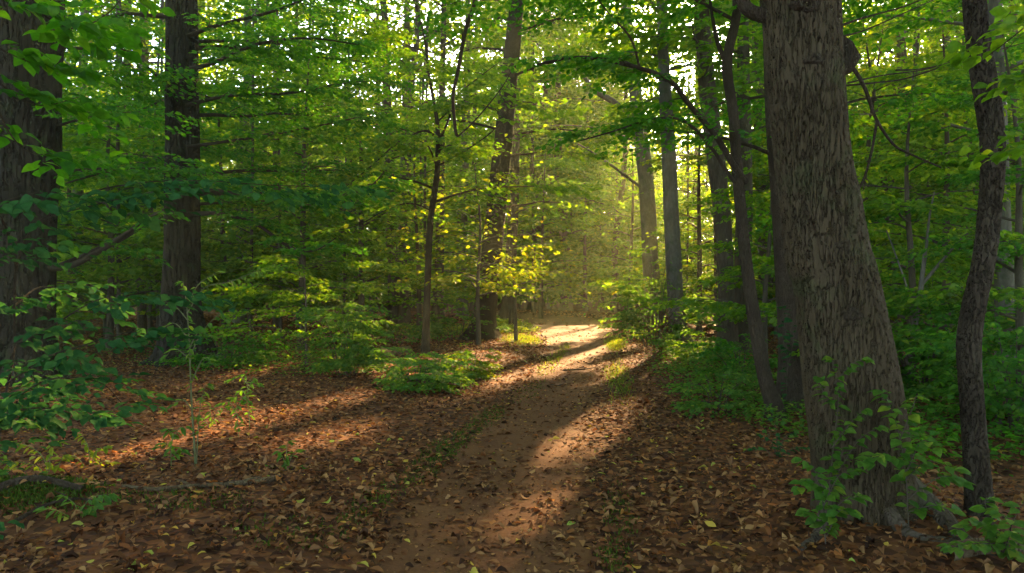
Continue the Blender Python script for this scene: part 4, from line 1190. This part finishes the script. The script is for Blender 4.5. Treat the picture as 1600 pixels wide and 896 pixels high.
# wood on the ground
def stick(name, label, rows, r0, r1, mat, dz=.02, knots=True):
    q = []
    for x, y in rows:
        g = G(x, y); q.append([g[0], g[1], h1(g[0], g[1]) + dz])
    A = smooth_poly(q, 26)
    t = Tubes(); t.add(A, np.linspace(r0, r1, 26), 10, rough=.14)
    b = A[0] - np.array([0, 0, dz])
    e = empty(name, b); tag(e, label, 'branch')
    put('stem', t.mesh('stem', b), mat, e, True)
    if knots:
        for f, s in ((.35, 1), (.6, -1)):
            k = int(f * 25); p = A[k]
            t2 = Tubes(); t2.add(np.array([p, p + [.06 * s, .03, .02], p + [.14 * s, .07, .03]]), [r1, r1 * .7, r1 * .4], 5)
            put('side_twig', t2.mesh('side_twig', b), mat, e, True)
    return e
stick('fallen_branch', 'long barkless fallen branch lying in the leaves on the left', [(435, 766), (400, 776), (350, 782), (300, 788), (240, 800), (190, 802)], .024, .011, M['rot'])
stick('fallen_branch', 'thin dark fallen stick beside the mossy bank', [(20, 842), (70, 828), (120, 822), (165, 826)], .012, .006, M['darkbark'], .04)
stick('fallen_branch', 'thin twig lying across the sunlit lane', [(880, 576), (900, 575), (920, 574), (938, 571)], .014, .006, M['darkbark'])
stick('fallen_branch', 'short twig lying on the path nearer than the long one', [(862, 598), (870, 600), (880, 597)], .010, .005, M['darkbark'], .02, False)
stick('fallen_log', 'mossy log half buried behind the low rounded shrub', [(588, 560), (605, 556), (622, 553), (640, 551)], .14, .09, M['rot'], .05, False)
stick('fallen_log', 'rotten log lying at the lower right corner', [(1480, 892), (1530, 885), (1580, 885), (1640, 890)], .05, .035, M['rot'], .03, False)
stick('fallen_log', 'dark rotten log on the mossy bank in the lower left corner', [(-60, 830), (0, 815), (60, 808), (130, 812)], .035, .022, M['darkbark'], .02, False)

# ================================================================== air
X0, X1, Y0, Y1, Z0, Z1 = -152, 152, -42, 202, -1.6, 27
hv = np.array([[x, y, z] for z in (Z0, Z1) for y in (Y0, Y1) for x in (X0, X1)])
hq = [[0, 2, 3, 1], [4, 5, 7, 6], [0, 1, 5, 4], [2, 6, 7, 3], [0, 4, 6, 2], [1, 3, 7, 5]]
m, nt, N, L = mat_new('forest_air')
pv = N.new('ShaderNodeVolumePrincipled'); pv.inputs['Density'].default_value = .0011; pv.inputs['Color'].default_value = (.88, 1, .55, 1); pv.inputs['Anisotropy'].default_value = .45
o = N.new('ShaderNodeOutputMaterial'); L.new(pv.outputs[0], o.inputs['Volume'])
try: m.cycles.homogeneous_volume = True
except Exception: pass
tag(put('haze', mesh_np('haze', hv, Q=hq), m), 'thin warm haze hanging through the wood', 'haze', kind='stuff')

# ================================================================== light, sky, camera
w = bpy.data.worlds.new('World'); SC.world = w; w.use_nodes = True
nt = w.node_tree
sky = nt.nodes.new('ShaderNodeTexSky'); sky.sky_type = 'NISHITA'; sky.sun_disc = False
sky.sun_elevation = SUN_EL; sky.sun_rotation = SUN_AZ; sky.air_density = .8; sky.dust_density = 2; sky.ozone_density = 1
bg = nt.nodes['Background']; bg.inputs[1].default_value = .12
nt.links.new(sky.outputs[0], bg.inputs[0])
ld = bpy.data.lights.new('sun', 'SUN'); ld.energy = 5.0; ld.angle = radians(1.0); ld.color = (1.0, .66, .31)
lo = bpy.data.objects.new('sun', ld); COL.objects.link(lo)
from mathutils import Vector
lo.rotation_euler = Vector(tuple(-S)).to_track_quat('-Z', 'Y').to_euler()
lo.location = (20, 60, 40)

cd = bpy.data.cameras.new('camera'); cd.sensor_width = 36; cd.lens = 36 * F / 1600; cd.clip_end = 600; cd.clip_start = .05
co = bpy.data.objects.new('camera', cd); COL.objects.link(co); co.location = (0, 0, CH); co.rotation_euler = (pi / 2, 0, 0)
SC.camera = co

SC.view_settings.view_transform = 'Standard'; SC.view_settings.look = 'None'; SC.view_settings.gamma = 1; SC.view_settings.use_curve_mapping = False
SC.view_settings.exposure = 3.8
c = SC.cycles
c.max_bounces = 8; c.diffuse_bounces = 6; c.glossy_bounces = 2; c.transmission_bounces = 6; c.volume_bounces = 0; c.transparent_max_bounces = 4
c.use_denoising = True; c.sample_clamp_indirect = 4
c.caustics_reflective = False; c.caustics_refractive = False
